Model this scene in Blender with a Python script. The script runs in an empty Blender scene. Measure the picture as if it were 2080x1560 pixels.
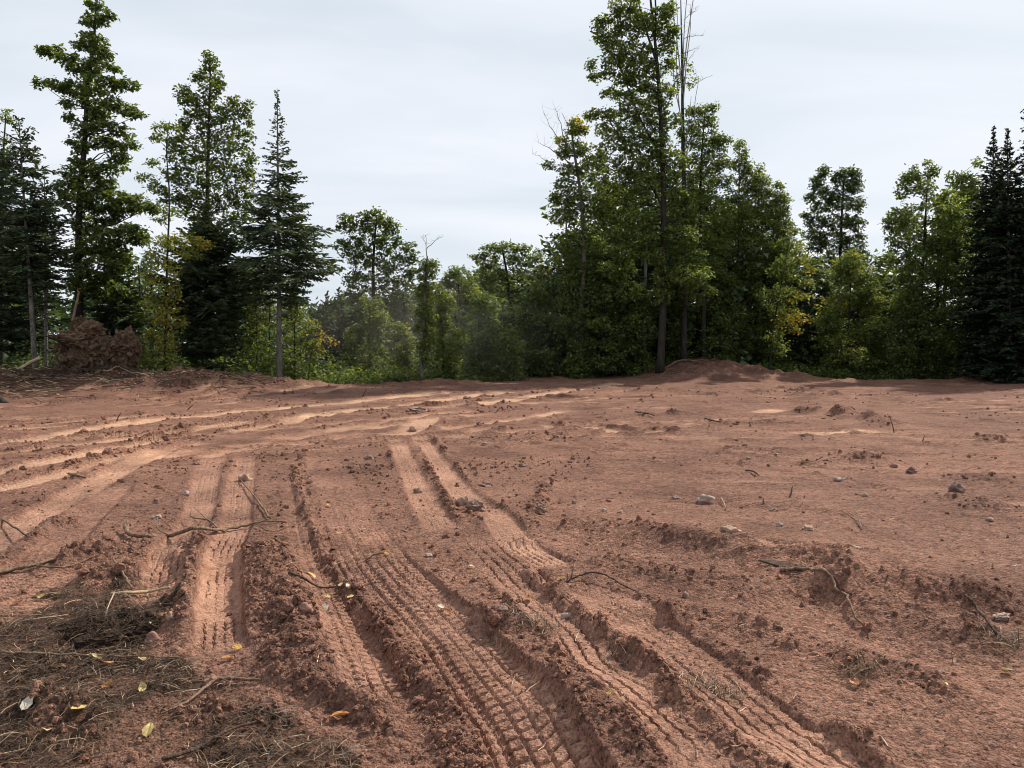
import bpy, math, random
import numpy as np
from mathutils import Vector

SC = bpy.context.scene
COL = SC.collection
RNG = np.random.default_rng(11)
random.seed(11)
R = math.radians

# ------------------------------------------------------------------ camera
F_PX, CX, CY = 1571.0, 1040.0, 780.0        # focal length and centre in photo pixels (2080 x 1560)
CAM_H = 1.6
PITCH = math.atan((780 - 700) / F_PX)       # the horizon lies on row 700
cam_data = bpy.data.cameras.new('camera')
cam_data.sensor_width = 36.0
cam_data.lens = 36.0 * F_PX / 2080.0
cam_data.clip_start = 0.05
cam_data.clip_end = 2000.0
cam = bpy.data.objects.new('camera', cam_data)
COL.objects.link(cam)
cam.location = (0, 0, CAM_H)
cam.rotation_euler = (R(90) - PITCH, 0, 0)
SC.camera = cam

# ------------------------------------------------------------------ sky and sun
SUN_AZ, SUN_EL = R(46), R(44)               # azimuth clockwise from the view direction (+Y)
world = bpy.data.worlds.new('World')
SC.world = world
world.use_nodes = True
nt = world.node_tree
nt.nodes.clear()
def wn(t, **k):
    n = nt.nodes.new(t)
    for a, v in k.items():
        setattr(n, a, v)
    return n
w_out = wn('ShaderNodeOutputWorld')
w_bg = wn('ShaderNodeBackground')
w_bg.inputs['Strength'].default_value = 0.074
w_sky = wn('ShaderNodeTexSky', sky_type='NISHITA', sun_disc=False, sun_elevation=SUN_EL, sun_rotation=SUN_AZ)
w_sky.air_density = 1.0
w_sky.dust_density = 2.0
w_tc = wn('ShaderNodeTexCoord')
w_sep = wn('ShaderNodeSeparateXYZ')
w_add = wn('ShaderNodeMath', operation='ADD'); w_add.inputs[1].default_value = 0.22
w_mx = wn('ShaderNodeMath', operation='MAXIMUM'); w_mx.inputs[1].default_value = 0.05
w_dx = wn('ShaderNodeMath', operation='DIVIDE')
w_dy = wn('ShaderNodeMath', operation='DIVIDE')
w_com = wn('ShaderNodeCombineXYZ')
w_map = wn('ShaderNodeMapping'); w_map.inputs['Scale'].default_value = (0.55, 1.35, 1.0); w_map.inputs['Rotation'].default_value = (0, 0, 0.22)
w_no = wn('ShaderNodeTexNoise'); w_no.inputs['Scale'].default_value = 1.1; w_no.inputs['Detail'].default_value = 5.0; w_no.inputs['Roughness'].default_value = 0.5
w_no.inputs['Distortion'].default_value = 0.5
w_rmp = wn('ShaderNodeValToRGB')
w_rmp.color_ramp.elements[0].position = 0.34; w_rmp.color_ramp.elements[0].color = (7.3, 8.2, 8.9, 1)
w_rmp.color_ramp.elements[1].position = 0.64; w_rmp.color_ramp.elements[1].color = (9.7, 9.95, 10.7, 1)
w_mix = wn('ShaderNodeMixRGB'); w_mix.inputs['Fac'].default_value = 0.9
L = nt.links.new
L(w_tc.outputs['Generated'], w_sep.inputs[0])
L(w_sep.outputs['Z'], w_add.inputs[0]); L(w_add.outputs[0], w_mx.inputs[0])
L(w_sep.outputs['X'], w_dx.inputs[0]); L(w_mx.outputs[0], w_dx.inputs[1])
L(w_sep.outputs['Y'], w_dy.inputs[0]); L(w_mx.outputs[0], w_dy.inputs[1])
L(w_dx.outputs[0], w_com.inputs[0]); L(w_dy.outputs[0], w_com.inputs[1])
L(w_com.outputs[0], w_map.inputs[0]); L(w_map.outputs[0], w_no.inputs['Vector'])
L(w_no.outputs['Fac'], w_rmp.inputs[0])
L(w_sky.outputs[0], w_mix.inputs[1]); L(w_rmp.outputs[0], w_mix.inputs[2])
L(w_mix.outputs[0], w_bg.inputs['Color']); L(w_bg.outputs[0], w_out.inputs[0])

sun_data = bpy.data.lights.new('sun', 'SUN')
sun_data.energy = 5.0
sun_data.angle = R(1.6)                     # the sun behind a thin veil of cloud
sun_data.color = (1.0, 0.92, 0.80)
sun = bpy.data.objects.new('sun', sun_data)
COL.objects.link(sun)
sun_dir = Vector((math.sin(SUN_AZ) * math.cos(SUN_EL), math.cos(SUN_AZ) * math.cos(SUN_EL), math.sin(SUN_EL)))
sun.rotation_euler = sun_dir.to_track_quat('Z', 'Y').to_euler()

SC.cycles.filter_width = 1.0
SC.view_settings.view_transform = 'Standard'
SC.view_settings.look = 'None'
SC.view_settings.exposure = 0.42
SC.view_settings.gamma = 1.0
SC.view_settings.use_curve_mapping = False

# ------------------------------------------------------------------ helpers
_cp, _sp = math.cos(PITCH), math.sin(PITCH)
def ray(px, py):
    dx, dy = (px - CX) / F_PX, (CY - py) / F_PX
    return np.array([dx, _cp + dy * _sp, -_sp + dy * _cp])
def W(px, py, D):                            # the place at depth D (world y) that the photograph shows at px, py
    d = ray(px, py)
    return np.array([0, 0, CAM_H]) + d * (D / d[1])
def G(px, py, z=0.0):                        # the same on level ground
    d = ray(px, py)
    return np.array([0, 0, CAM_H]) + d * ((z - CAM_H) / d[2])
def depth(py):
    return G(1040, py)[1]

_P = np.random.default_rng(5).random((256, 256))
def vnoise(x, y):
    xi = np.floor(x).astype(np.int64); yi = np.floor(y).astype(np.int64)
    fx = x - xi; fy = y - yi
    fx = fx * fx * (3 - 2 * fx); fy = fy * fy * (3 - 2 * fy)
    x0 = xi & 255; x1 = (xi + 1) & 255; y0 = yi & 255; y1 = (yi + 1) & 255
    a = _P[x0, y0]; b = _P[x1, y0]; c = _P[x0, y1]; d = _P[x1, y1]
    return (a + (b - a) * fx) + ((c + (d - c) * fx) - (a + (b - a) * fx)) * fy
def noise(x, y, scale, ang=0.5, sx=1.0, sy=1.0, off=0.0):
    c, s = math.cos(ang), math.sin(ang)
    u = (c * x + s * y) / scale / sx + 37.3 + off
    v = (-s * x + c * y) / scale / sy + 91.7 + off * 1.7
    return vnoise(u, v)
def sstep(a, b, x):
    t = np.clip((x - a) / (b - a), 0, 1)
    return t * t * (3 - 2 * t)

def mesh_from(name, verts, faces, mat, parent=None, attrs=None, smooth=True, loc=None):
    """verts Nx3, faces a list of index arrays (each MxK); one mesh object, attrs = {name: per-vertex float}."""
    verts = np.asarray(verts, dtype=np.float32)
    me = bpy.data.meshes.new(name)
    fl = [np.asarray(f, dtype=np.int32) for f in faces if len(f)]
    me.vertices.add(len(verts))
    me.vertices.foreach_set('co', verts.ravel())
    nl = sum(f.size for f in fl); nf = sum(len(f) for f in fl)
    me.loops.add(nl); me.polygons.add(nf)
    me.loops.foreach_set('vertex_index', np.concatenate([f.ravel() for f in fl]))
    starts = []; p = 0
    for f in fl:
        k = f.shape[1]
        starts.append(p + np.arange(len(f), dtype=np.int32) * k); p += f.size
    me.polygons.foreach_set('loop_start', np.concatenate(starts).astype(np.int32))
    me.polygons.foreach_set('use_smooth', np.full(nf, smooth, dtype=bool))
    if attrs:
        for k, v in attrs.items():
            a = me.attributes.new(k, 'FLOAT', 'POINT')
            a.data.foreach_set('value', np.asarray(v, dtype=np.float32))
    me.update(calc_edges=True)
    me.materials.append(mat)
    o = bpy.data.objects.new(name, me)
    COL.objects.link(o)
    if parent is not None:
        o.parent = parent
    if loc is not None:
        o.location = loc
    return o
def tag(o, label, cat, group=None, kind=None):
    o['label'] = label; o['category'] = cat
    if group: o['group'] = group
    if kind: o['kind'] = kind
    return o
def empty(name, loc, label=None, cat=None, group=None):
    o = bpy.data.objects.new(name, None)
    o.empty_display_size = 0.2
    COL.objects.link(o)
    o.location = [float(v) for v in loc]
    if label: tag(o, label, cat, group)
    return o

class Acc:
    """collects vertices and faces of many shapes that become ONE mesh"""
    def __init__(s): s.v = []; s.f = {}; s.n = 0; s.a = []
    def add(s, v, f, a=None):
        v = np.asarray(v, dtype=float)
        for fa in (f if isinstance(f, list) else [f]):
            fa = np.asarray(fa)
            s.f.setdefault(fa.shape[1], []).append(fa + s.n)
        s.v.append(v); s.n += len(v)
        s.a.append(np.zeros(len(v)) if a is None else np.broadcast_to(np.asarray(a, dtype=float), (len(v),)))
    def build(s, name, mat, parent=None, origin=(0, 0, 0), smooth=True):
        if not s.v: return None
        v = np.concatenate(s.v) - np.asarray(origin, dtype=float)
        return mesh_from(name, v, [np.concatenate(x) for x in s.f.values()], mat, parent, {'tint': np.concatenate(s.a)}, smooth)

def tube(path, radii, sides=6, cap=True):
    P = np.asarray(path, dtype=float); n = len(P)
    rad = np.broadcast_to(np.asarray(radii, dtype=float), (n,))
    T = np.gradient(P, axis=0); T /= (np.linalg.norm(T, axis=1, keepdims=True) + 1e-9)
    ref = np.array([0.31, 0.23, 0.92]) if abs(T[0][2]) < 0.8 else np.array([0.93, 0.31, 0.12])
    U = np.cross(T, ref); U /= (np.linalg.norm(U, axis=1, keepdims=True) + 1e-9)
    V = np.cross(T, U)
    a = np.linspace(0, 2 * np.pi, sides, endpoint=False)
    ring = (np.cos(a)[None, :, None] * U[:, None, :] + np.sin(a)[None, :, None] * V[:, None, :]) * rad[:, None, None] + P[:, None, :]
    v = ring.reshape(-1, 3)
    i = np.arange(n - 1)[:, None] * sides; j = np.arange(sides)[None, :]; k = (j + 1) % sides
    f = np.stack([i + j, i + k, i + sides + k, i + sides + j], axis=-1).reshape(-1, 4)
    fs = [f]
    if cap:
        v = np.concatenate([v, P[:1], P[-1:]]); c0 = n * sides
        jj = np.arange(sides)
        fs.append(np.stack([np.full(sides, c0), (jj + 1) % sides, jj], axis=-1))
        fs.append(np.stack([np.full(sides, c0 + 1), (n - 1) * sides + jj, (n - 1) * sides + (jj + 1) % sides], axis=-1))
    return v, fs
def smooth_path(pts, n=24):
    P = np.asarray(pts, dtype=float)
    if len(P) < 3:
        t = np.linspace(0, 1, n)[:, None]
        return P[0] * (1 - t) + P[-1] * t
    Q = np.vstack([2 * P[0] - P[1], P, 2 * P[-1] - P[-2]])
    seg = len(P) - 1
    out = []
    for u in np.linspace(0, seg - 1e-6, n):
        i = int(u); t = u - i
        p0, p1, p2, p3 = Q[i], Q[i + 1], Q[i + 2], Q[i + 3]
        out.append(0.5 * ((2 * p1) + (-p0 + p2) * t + (2 * p0 - 5 * p1 + 4 * p2 - p3) * t * t + (-p0 + 3 * p1 - 3 * p2 + p3) * t ** 3))
    return np.array(out)

# ------------------------------------------------------------------ materials
class NT:
    def __init__(s, name):
        s.m = bpy.data.materials.new(name); s.m.use_nodes = True
        s.t = s.m.node_tree; s.t.nodes.clear()
        s.out = s.t.nodes.new('ShaderNodeOutputMaterial')
    def n(s, typ, inp=None, **k):
        n = s.t.nodes.new(typ)
        for a, v in k.items(): setattr(n, a, v)
        for a, v in (inp or {}).items():
            if hasattr(v, 'links'): s.t.links.new(v, n.inputs[a])
            else: n.inputs[a].default_value = v
        return n
    def ramp(s, fac, stops, interp='LINEAR'):
        n = s.n('ShaderNodeValToRGB', {0: fac})
        cr = n.color_ramp; cr.interpolation = interp
        while len(cr.elements) < len(stops): cr.elements.new(0.5)
        for e, (p, c) in zip(cr.elements, stops):
            e.position = p; e.color = (c[0], c[1], c[2], 1) if hasattr(c, '__len__') else (c, c, c, 1)
        return n.outputs[0]
    def attr(s, name): return s.n('ShaderNodeAttribute', attribute_name=name).outputs['Fac']
    def math(s, op, a, b=0.0, clamp=False): 
        n = s.n('ShaderNodeMath', {0: a, 1: b}, operation=op); n.use_clamp = clamp
        return n.outputs[0]
    def mix(s, fac, a, b, mode='MIX'):
        n = s.n('ShaderNodeMixRGB', {0: fac, 1: a, 2: b}, blend_type=mode)
        return n.outputs[0]
    def noise(s, scale, detail=4, rough=0.55, vec=None, out='Fac'):
        i = {'Scale': scale, 'Detail': detail, 'Roughness': rough}
        if vec is not None: i['Vector'] = vec
        return s.n('ShaderNodeTexNoise', i).outputs[out]
    def pos(s): return s.n('ShaderNodeNewGeometry').outputs['Position']
    def obj(s): return s.n('ShaderNodeTexCoord').outputs['Object']
    def finish(s, surf): s.t.links.new(surf, s.out.inputs['Surface']); return s.m
def rgb(*c): return (c[0], c[1], c[2], 1.0)

def soil_material(name, plain=None):
    m = NT(name); p = m.pos()
    n1 = m.noise(1.3, 5, 0.6, p); n2 = m.noise(14.0, 4, 0.6, p); n3 = m.noise(70.0, 3, 0.65, p); n4 = m.noise(220.0, 2, 0.6, p)
    loose = m.ramp(n2, [(0.28, (0.225, 0.117, 0.082)), (0.5, (0.305, 0.166, 0.119)), (0.75, (0.385, 0.22, 0.160))])
    if plain is None:
        comp = m.attr('compact'); hum_shade = m.attr('humus_shade'); sand = m.attr('sand'); wood = m.attr('woods')
        cc = m.ramp(n2, [(0.25, (0.375, 0.212, 0.150)), (0.7, (0.455, 0.262, 0.187))])
        c = m.mix(comp, loose, cc)
        sc = m.ramp(n2, [(0.25, (0.50, 0.315, 0.205)), (0.7, (0.62, 0.41, 0.275))])
        c = m.mix(sand, c, sc)
        hm = m.math('MULTIPLY', hum_shade, m.ramp(n1, [(0.3, 0.75), (0.6, 1.0)]))
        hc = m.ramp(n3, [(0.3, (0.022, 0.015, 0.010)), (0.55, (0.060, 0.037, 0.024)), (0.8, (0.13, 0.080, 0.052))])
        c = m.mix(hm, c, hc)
        c = m.mix(wood, c, m.ramp(n3, [(0.3, (0.03, 0.024, 0.014)), (0.8, (0.085, 0.06, 0.03))]))
    else:
        tint = m.attr('tint')
        c = m.mix(tint, loose, m.ramp(n2, [(0.3, (0.36, 0.185, 0.125)), (0.7, (0.43, 0.23, 0.155))])) if plain == 'clod' else \
            m.mix(m.ramp(m.noise(2.2, 4, 0.6, p), [(0.38, 0.0), (0.62, 1.0)]), m.ramp(n3, [(0.25, (0.05, 0.032, 0.021)), (0.5, (0.12, 0.074, 0.047)), (0.8, (0.21, 0.135, 0.085))]), m.ramp(n3, [(0.25, (0.15, 0.098, 0.064)), (0.5, (0.28, 0.19, 0.125)), (0.8, (0.46, 0.33, 0.22))]))  # root soil tones vary; dark hollows and sunlit tan spots painted in by noise
    big = m.ramp(n1, [(0.3, (0.60, 0.585, 0.59)), (0.7, (0.90, 0.88, 0.855))])
    c = m.mix(1.0, c, big, 'MULTIPLY')
    wide = m.mix(1.0, m.ramp(m.noise(0.22, 3, 0.5, p), [(0.35, (0.86, 0.85, 0.86)), (0.65, (1.06, 1.04, 1.02))]), m.ramp(m.noise(0.75, 5, 0.62, p), [(0.34, (0.72, 0.70, 0.70)), (0.50, (1.0, 1.0, 1.0)), (0.75, (1.06, 1.07, 1.07))]), 'MULTIPLY')
    c = m.mix(1.0, c, wide, 'MULTIPLY')
    grit = m.ramp(n3, [(0.30, 0.62), (0.48, 1.0), (0.72, 1.18)])
    c = m.mix(1.0, c, grit, 'MULTIPLY')
    v1 = m.n('ShaderNodeTexVoronoi', {'Vector': p, 'Scale': 34.0, 'Randomness': 1.0}); v2 = m.n('ShaderNodeTexVoronoi', {'Vector': p, 'Scale': 85.0, 'Randomness': 1.0})
    s1 = m.n('ShaderNodeSeparateColor', {0: v1.outputs['Color']}).outputs[0]; s2 = m.n('ShaderNodeSeparateColor', {0: v2.outputs['Color']}).outputs[0]
    g1 = m.ramp(s1, [(0.0, 0.50), (0.2, 0.92), (0.7, 1.08), (1.0, 1.24)]); g2 = m.ramp(s2, [(0.0, 0.42), (0.22, 0.92), (0.7, 1.10), (1.0, 1.32)])  # crumbs vary in tone; the darkest also paint shade between grains
    gg = m.mix(1.0, g1, g2, 'MULTIPLY')
    if plain is None:
        lo_ = m.attr('loose')
        c = m.mix(m.math('SUBTRACT', 1.0, m.math('MULTIPLY', comp, 0.48)), c, m.mix(1.0, c, gg, 'MULTIPLY'))
        c = m.mix(m.math('MULTIPLY', lo_, 0.8), c, m.mix(1.0, c, (0.80, 0.785, 0.79, 1), 'MULTIPLY'))
        amp = m.math('SUBTRACT', 1.0, m.math('MULTIPLY', comp, 0.52))
    else:
        c = m.mix(1.0, c, g2, 'MULTIPLY'); amp = 1.0
    hgt = m.math('ADD', m.math('MULTIPLY', n3, 0.5), m.math('MULTIPLY', n4, 0.3))
    lump = m.math('ADD', m.math('MULTIPLY', m.math('SUBTRACT', 0.8, v1.outputs['Distance']), m.math('MULTIPLY', s1, 1.1)), m.math('MULTIPLY', m.math('SUBTRACT', 0.8, v2.outputs['Distance']), 0.45))
    hgt = m.math('ADD', hgt, m.math('MULTIPLY', lump, 1.0))
    bmp = m.n('ShaderNodeBump', {'Strength': amp, 'Distance': 0.022, 'Height': hgt})
    b = m.n('ShaderNodeBsdfPrincipled', {'Base Color': c, 'Roughness': 0.95, 'Specular IOR Level': 0.12, 'Normal': bmp.outputs[0]})
    return m.finish(b.outputs[0])
M_SOIL = soil_material('red_soil')
M_CLOD = soil_material('soil_crumbs', 'clod')
M_ROOTSOIL = soil_material('root_ball_soil', 'root')

def leaf_material(name, stops, trans=0.42, gloss=0.28):
    m = NT(name); t = m.attr('tint')
    isl = m.n('ShaderNodeNewGeometry').outputs['Random Per Island']
    f = m.math('ADD', t, m.math('MULTIPLY', m.math('SUBTRACT', isl, 0.5), 0.30), True)
    c = m.ramp(f, stops)
    v = m.ramp(isl, [(0.0, 0.75), (1.0, 1.3)])
    c = m.mix(1.0, c, v, 'MULTIPLY')
    b = m.n('ShaderNodeBsdfPrincipled', {'Base Color': c, 'Roughness': 0.5, 'Specular IOR Level': gloss})
    ct = m.mix(1.0, c, (1.7, 1.55, 0.55, 1), 'MULTIPLY')
    tr = m.n('ShaderNodeBsdfTranslucent', {'Color': ct})
    mx = m.n('ShaderNodeMixShader', {0: trans, 1: b.outputs[0], 2: tr.outputs[0]})
    return m.finish(mx.outputs[0])
M_LEAF = leaf_material('broad_leaves', [(0.0, (0.040, 0.066, 0.028)), (0.3, (0.100, 0.137, 0.042)), (0.5, (0.135, 0.185, 0.055)), (0.7, (0.25, 0.235, 0.05)), (0.86, (0.42, 0.30, 0.06)), (1.0, (0.40, 0.18, 0.08))])
M_NEEDLE = leaf_material('fir_needles', [(0.0, (0.016, 0.026, 0.014)), (0.4, (0.060, 0.088, 0.048)), (0.8, (0.105, 0.14, 0.06)), (1.0, (0.12, 0.10, 0.05))], 0.14, 0.12)
M_FARLEAF = leaf_material('far_leaves', [(0.0, (0.032, 0.055, 0.032)), (0.5, (0.075, 0.115, 0.050)), (1.0, (0.13, 0.17, 0.06))], 0.3, 0.3)
M_FALLEN = leaf_material('fallen_leaf', [(0.0, (0.50, 0.455, 0.42)), (0.25, (0.44, 0.36, 0.17)), (0.5, (0.42, 0.27, 0.06)), (0.75, (0.36, 0.15, 0.05)), (1.0, (0.17, 0.065, 0.04))], 0.12, 0.3)

def wood_material(name, dark, light, scale=9.0, rough=0.9):
    m = NT(name); p = m.obj()
    mp = m.n('ShaderNodeMapping', {'Vector': p, 'Scale': (1, 1, 0.22)}).outputs[0]
    n1 = m.noise(scale, 6, 0.65, mp); n2 = m.noise(scale * 6, 3, 0.6, mp)
    c = m.ramp(n1, [(0.32, dark), (0.68, light)])
    c = m.mix(0.5, c, m.ramp(n2, [(0.3, 0.55), (0.7, 1.3)]), 'MULTIPLY')
    bmp = m.n('ShaderNodeBump', {'Strength': 0.8, 'Distance': 0.02, 'Height': n2})
    b = m.n('ShaderNodeBsdfPrincipled', {'Base Color': c, 'Roughness': rough, 'Specular IOR Level': 0.2, 'Normal': bmp.outputs[0]})
    return m.finish(b.outputs[0])
M_BARK = wood_material('dark_bark', (0.013, 0.011, 0.009), (0.052, 0.043, 0.035))
M_BARKGREY = wood_material('grey_bark', (0.075, 0.066, 0.056), (0.20, 0.18, 0.155))
M_BARKPALE = wood_material('pale_bark', (0.20, 0.185, 0.165), (0.42, 0.40, 0.37))
M_STICK = wood_material('weathered_stick', (0.10, 0.062, 0.042), (0.30, 0.20, 0.13), 20)
M_STICKDARK = wood_material('dark_stick', (0.04, 0.026, 0.02), (0.13, 0.085, 0.062), 20)
M_STICKPALE = wood_material('pale_stick', (0.30, 0.22, 0.14), (0.55, 0.43, 0.29), 20)
M_STRAW = leaf_material('dead_grass', [(0.0, (0.035, 0.023, 0.015)), (0.5, (0.115, 0.072, 0.043)), (0.8, (0.23, 0.155, 0.095)), (1.0, (0.46, 0.34, 0.21))], 0.0, 0.2)

def stone_material(name, dark, light):
    m = NT(name); p = m.obj()
    n1 = m.noise(18, 5, 0.6, p); n2 = m.noise(90, 3, 0.6, p)
    c = m.ramp(n1, [(0.3, dark), (0.7, light)])
    c = m.mix(0.5, c, m.ramp(n2, [(0.3, 0.65), (0.7, 1.2)]), 'MULTIPLY')
    c = m.mix(m.ramp(m.noise(9, 3, 0.5, p), [(0.4, 0.0), (0.65, 0.75)]), c, (0.24, 0.135, 0.098, 1))
    bmp = m.n('ShaderNodeBump', {'Strength': 0.5, 'Distance': 0.006, 'Height': n2})
    b = m.n('ShaderNodeBsdfPrincipled', {'Base Color': c, 'Roughness': 0.85, 'Specular IOR Level': 0.25, 'Normal': bmp.outputs[0]})
    return m.finish(b.outputs[0])
STONE = {
    'pale': stone_material('pale_stone', (0.27, 0.21, 0.17), (0.47, 0.39, 0.33)),
    'grey': stone_material('grey_stone', (0.15, 0.105, 0.085), (0.29, 0.21, 0.175)),
    'red': stone_material('red_stone', (0.17, 0.085, 0.065), (0.32, 0.19, 0.15)),
    'dark': stone_material('dark_stone', (0.09, 0.06, 0.055), (0.22, 0.15, 0.13)),
    'tan': stone_material('tan_stone', (0.26, 0.165, 0.115), (0.42, 0.28, 0.205)),
}
# ------------------------------------------------------------------ the ground: ONE sheet, finest near the photographer
rows = [2.4]
while rows[-1] < 64:
    y = rows[-1]
    rows.append(y + min(max(y * y / 1258 * 0.95, 0.0055), 0.062 if y < 31 else 0.062 + (y - 31) * 0.04))
rows = np.array(rows)
rows = np.concatenate([np.concatenate([np.linspace(-14, 0, 9), np.linspace(0.3, 2.33, 16)]), rows, np.array([70, 85, 110, 150, 220, 340, 600])])
NC = 850
u = np.linspace(-1, 1, NC)
ext = np.array([1.06, 1.15, 1.3, 1.55, 2.0, 2.8, 4.2])
u = np.concatenate([-ext[::-1], u, ext])
hw = np.maximum(np.abs(rows), 1.75) * 0.662 * 1.07 + 0.55
X = hw[:, None] * u[None, :]
Y = np.repeat(rows[:, None], len(u), axis=1)
# a gentle waver so that the columns are not straight lines
NR, NU = X.shape
x = X.ravel(); y = Y.ravel(); N = x.size
cell = np.maximum(np.repeat(np.gradient(rows), NU) * 0.5, (hw[:, None] * np.gradient(u)[None, :]).ravel())

h = np.zeros(N); tread = np.zeros(N); comp = np.zeros(N); sand = np.zeros(N); loose = np.full(N, 0.55); hum_shade = np.zeros(N)
loose -= 0.22 * sstep(0.4, 1.6, x) * (y < 6)
loose -= 0.28 * sstep(0.0, 1.5, x + 0.25 * (7 - y)) * sstep(4.8, 6.5, y) * (1 - sstep(13, 17, y))
h += (noise(x, y, 5.0, 0.3) - 0.5) * 0.10 * sstep(4, 12, y)
h += (noise(x, y, 1.7, 1.1) - 0.5) * 0.05 * sstep(2.5, 6, y)

def pol(px):                                  # photo pixels -> points on the ground
    return np.array([G(a, b)[:2] for a, b in px])
def dist_to(path, idx):
    """signed side distance, arc length along the path for the grid points idx"""
    best = np.full(len(idx), 1e9); S = np.zeros(len(idx)); T = np.zeros(len(idx))
    px, py = x[idx], y[idx]
    acc = 0.0
    for a, b in zip(path[:-1], path[1:]):
        d = b - a; l = math.hypot(*d) + 1e-9; d = d / l
        rx, ry = px - a[0], py - a[1]
        t = np.clip(rx * d[0] + ry * d[1], 0, l)
        qx, qy = rx - t * d[0], ry - t * d[1]
        dd = qx * qx + qy * qy
        m = dd < best
        best[m] = dd[m]
        S[m] = (qx * d[1] - qy * d[0])[m]
        T[m] = (acc + t)[m]
        acc += l
    s = np.sqrt(best) * np.where(S >= 0, 1, -1)
    return s, T, acc
def near(path, pad):
    lo = path.min(0) - pad; hi = path.max(0) + pad
    return np.nonzero((x > lo[0]) & (x < hi[0]) & (y > lo[1]) & (y < hi[1]))[0]

def mound(px, py, rx, ry, hh, rot=0.0, clod=0.5, g=None):
    c = g if g is not None else G(px, py)
    global h
    dx, dy = x - c[0], y - c[1]
    cr, sr = math.cos(rot), math.sin(rot)
    a = (cr * dx + sr * dy) / rx; b = (-sr * dx + cr * dy) / ry
    r2 = a * a + b * b
    m = r2 < 9
    e = np.exp(-r2[m])
    h[m] += hh * e * (0.8 + 0.4 * noise(x[m], y[m], 0.5 * min(rx, ry), 0.4))
    loose[m] = np.maximum(loose[m], clod * np.minimum(1, e * 2))
def ridge(px, width, hh, clod=0.9, world=None, lump=0.8):
    path = smooth_path(world if world is not None else pol(px), 40)
    idx = near(path, width * 4)
    s, T, Ln = dist_to(path, idx)
    e = np.exp(-(s / width) ** 2) * sstep(0, min(0.5, Ln * 0.3), T) * sstep(0, min(0.5, Ln * 0.3), Ln - T)
    # fades at both ends come from distance itself (the clamp): nothing more needed
    e = np.where((T <= 1e-6) | (T >= Ln - 1e-6), np.exp(-(s / width) ** 2) * 0.0, e)
    mod = 1 - lump + lump * 1.7 * noise(x[idx], y[idx], width * 1.1, 0.8)
    h[idx] += hh * e * mod
    loose[idx] = np.maximum(loose[idx], clod * np.minimum(1, e * 1.6))
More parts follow.
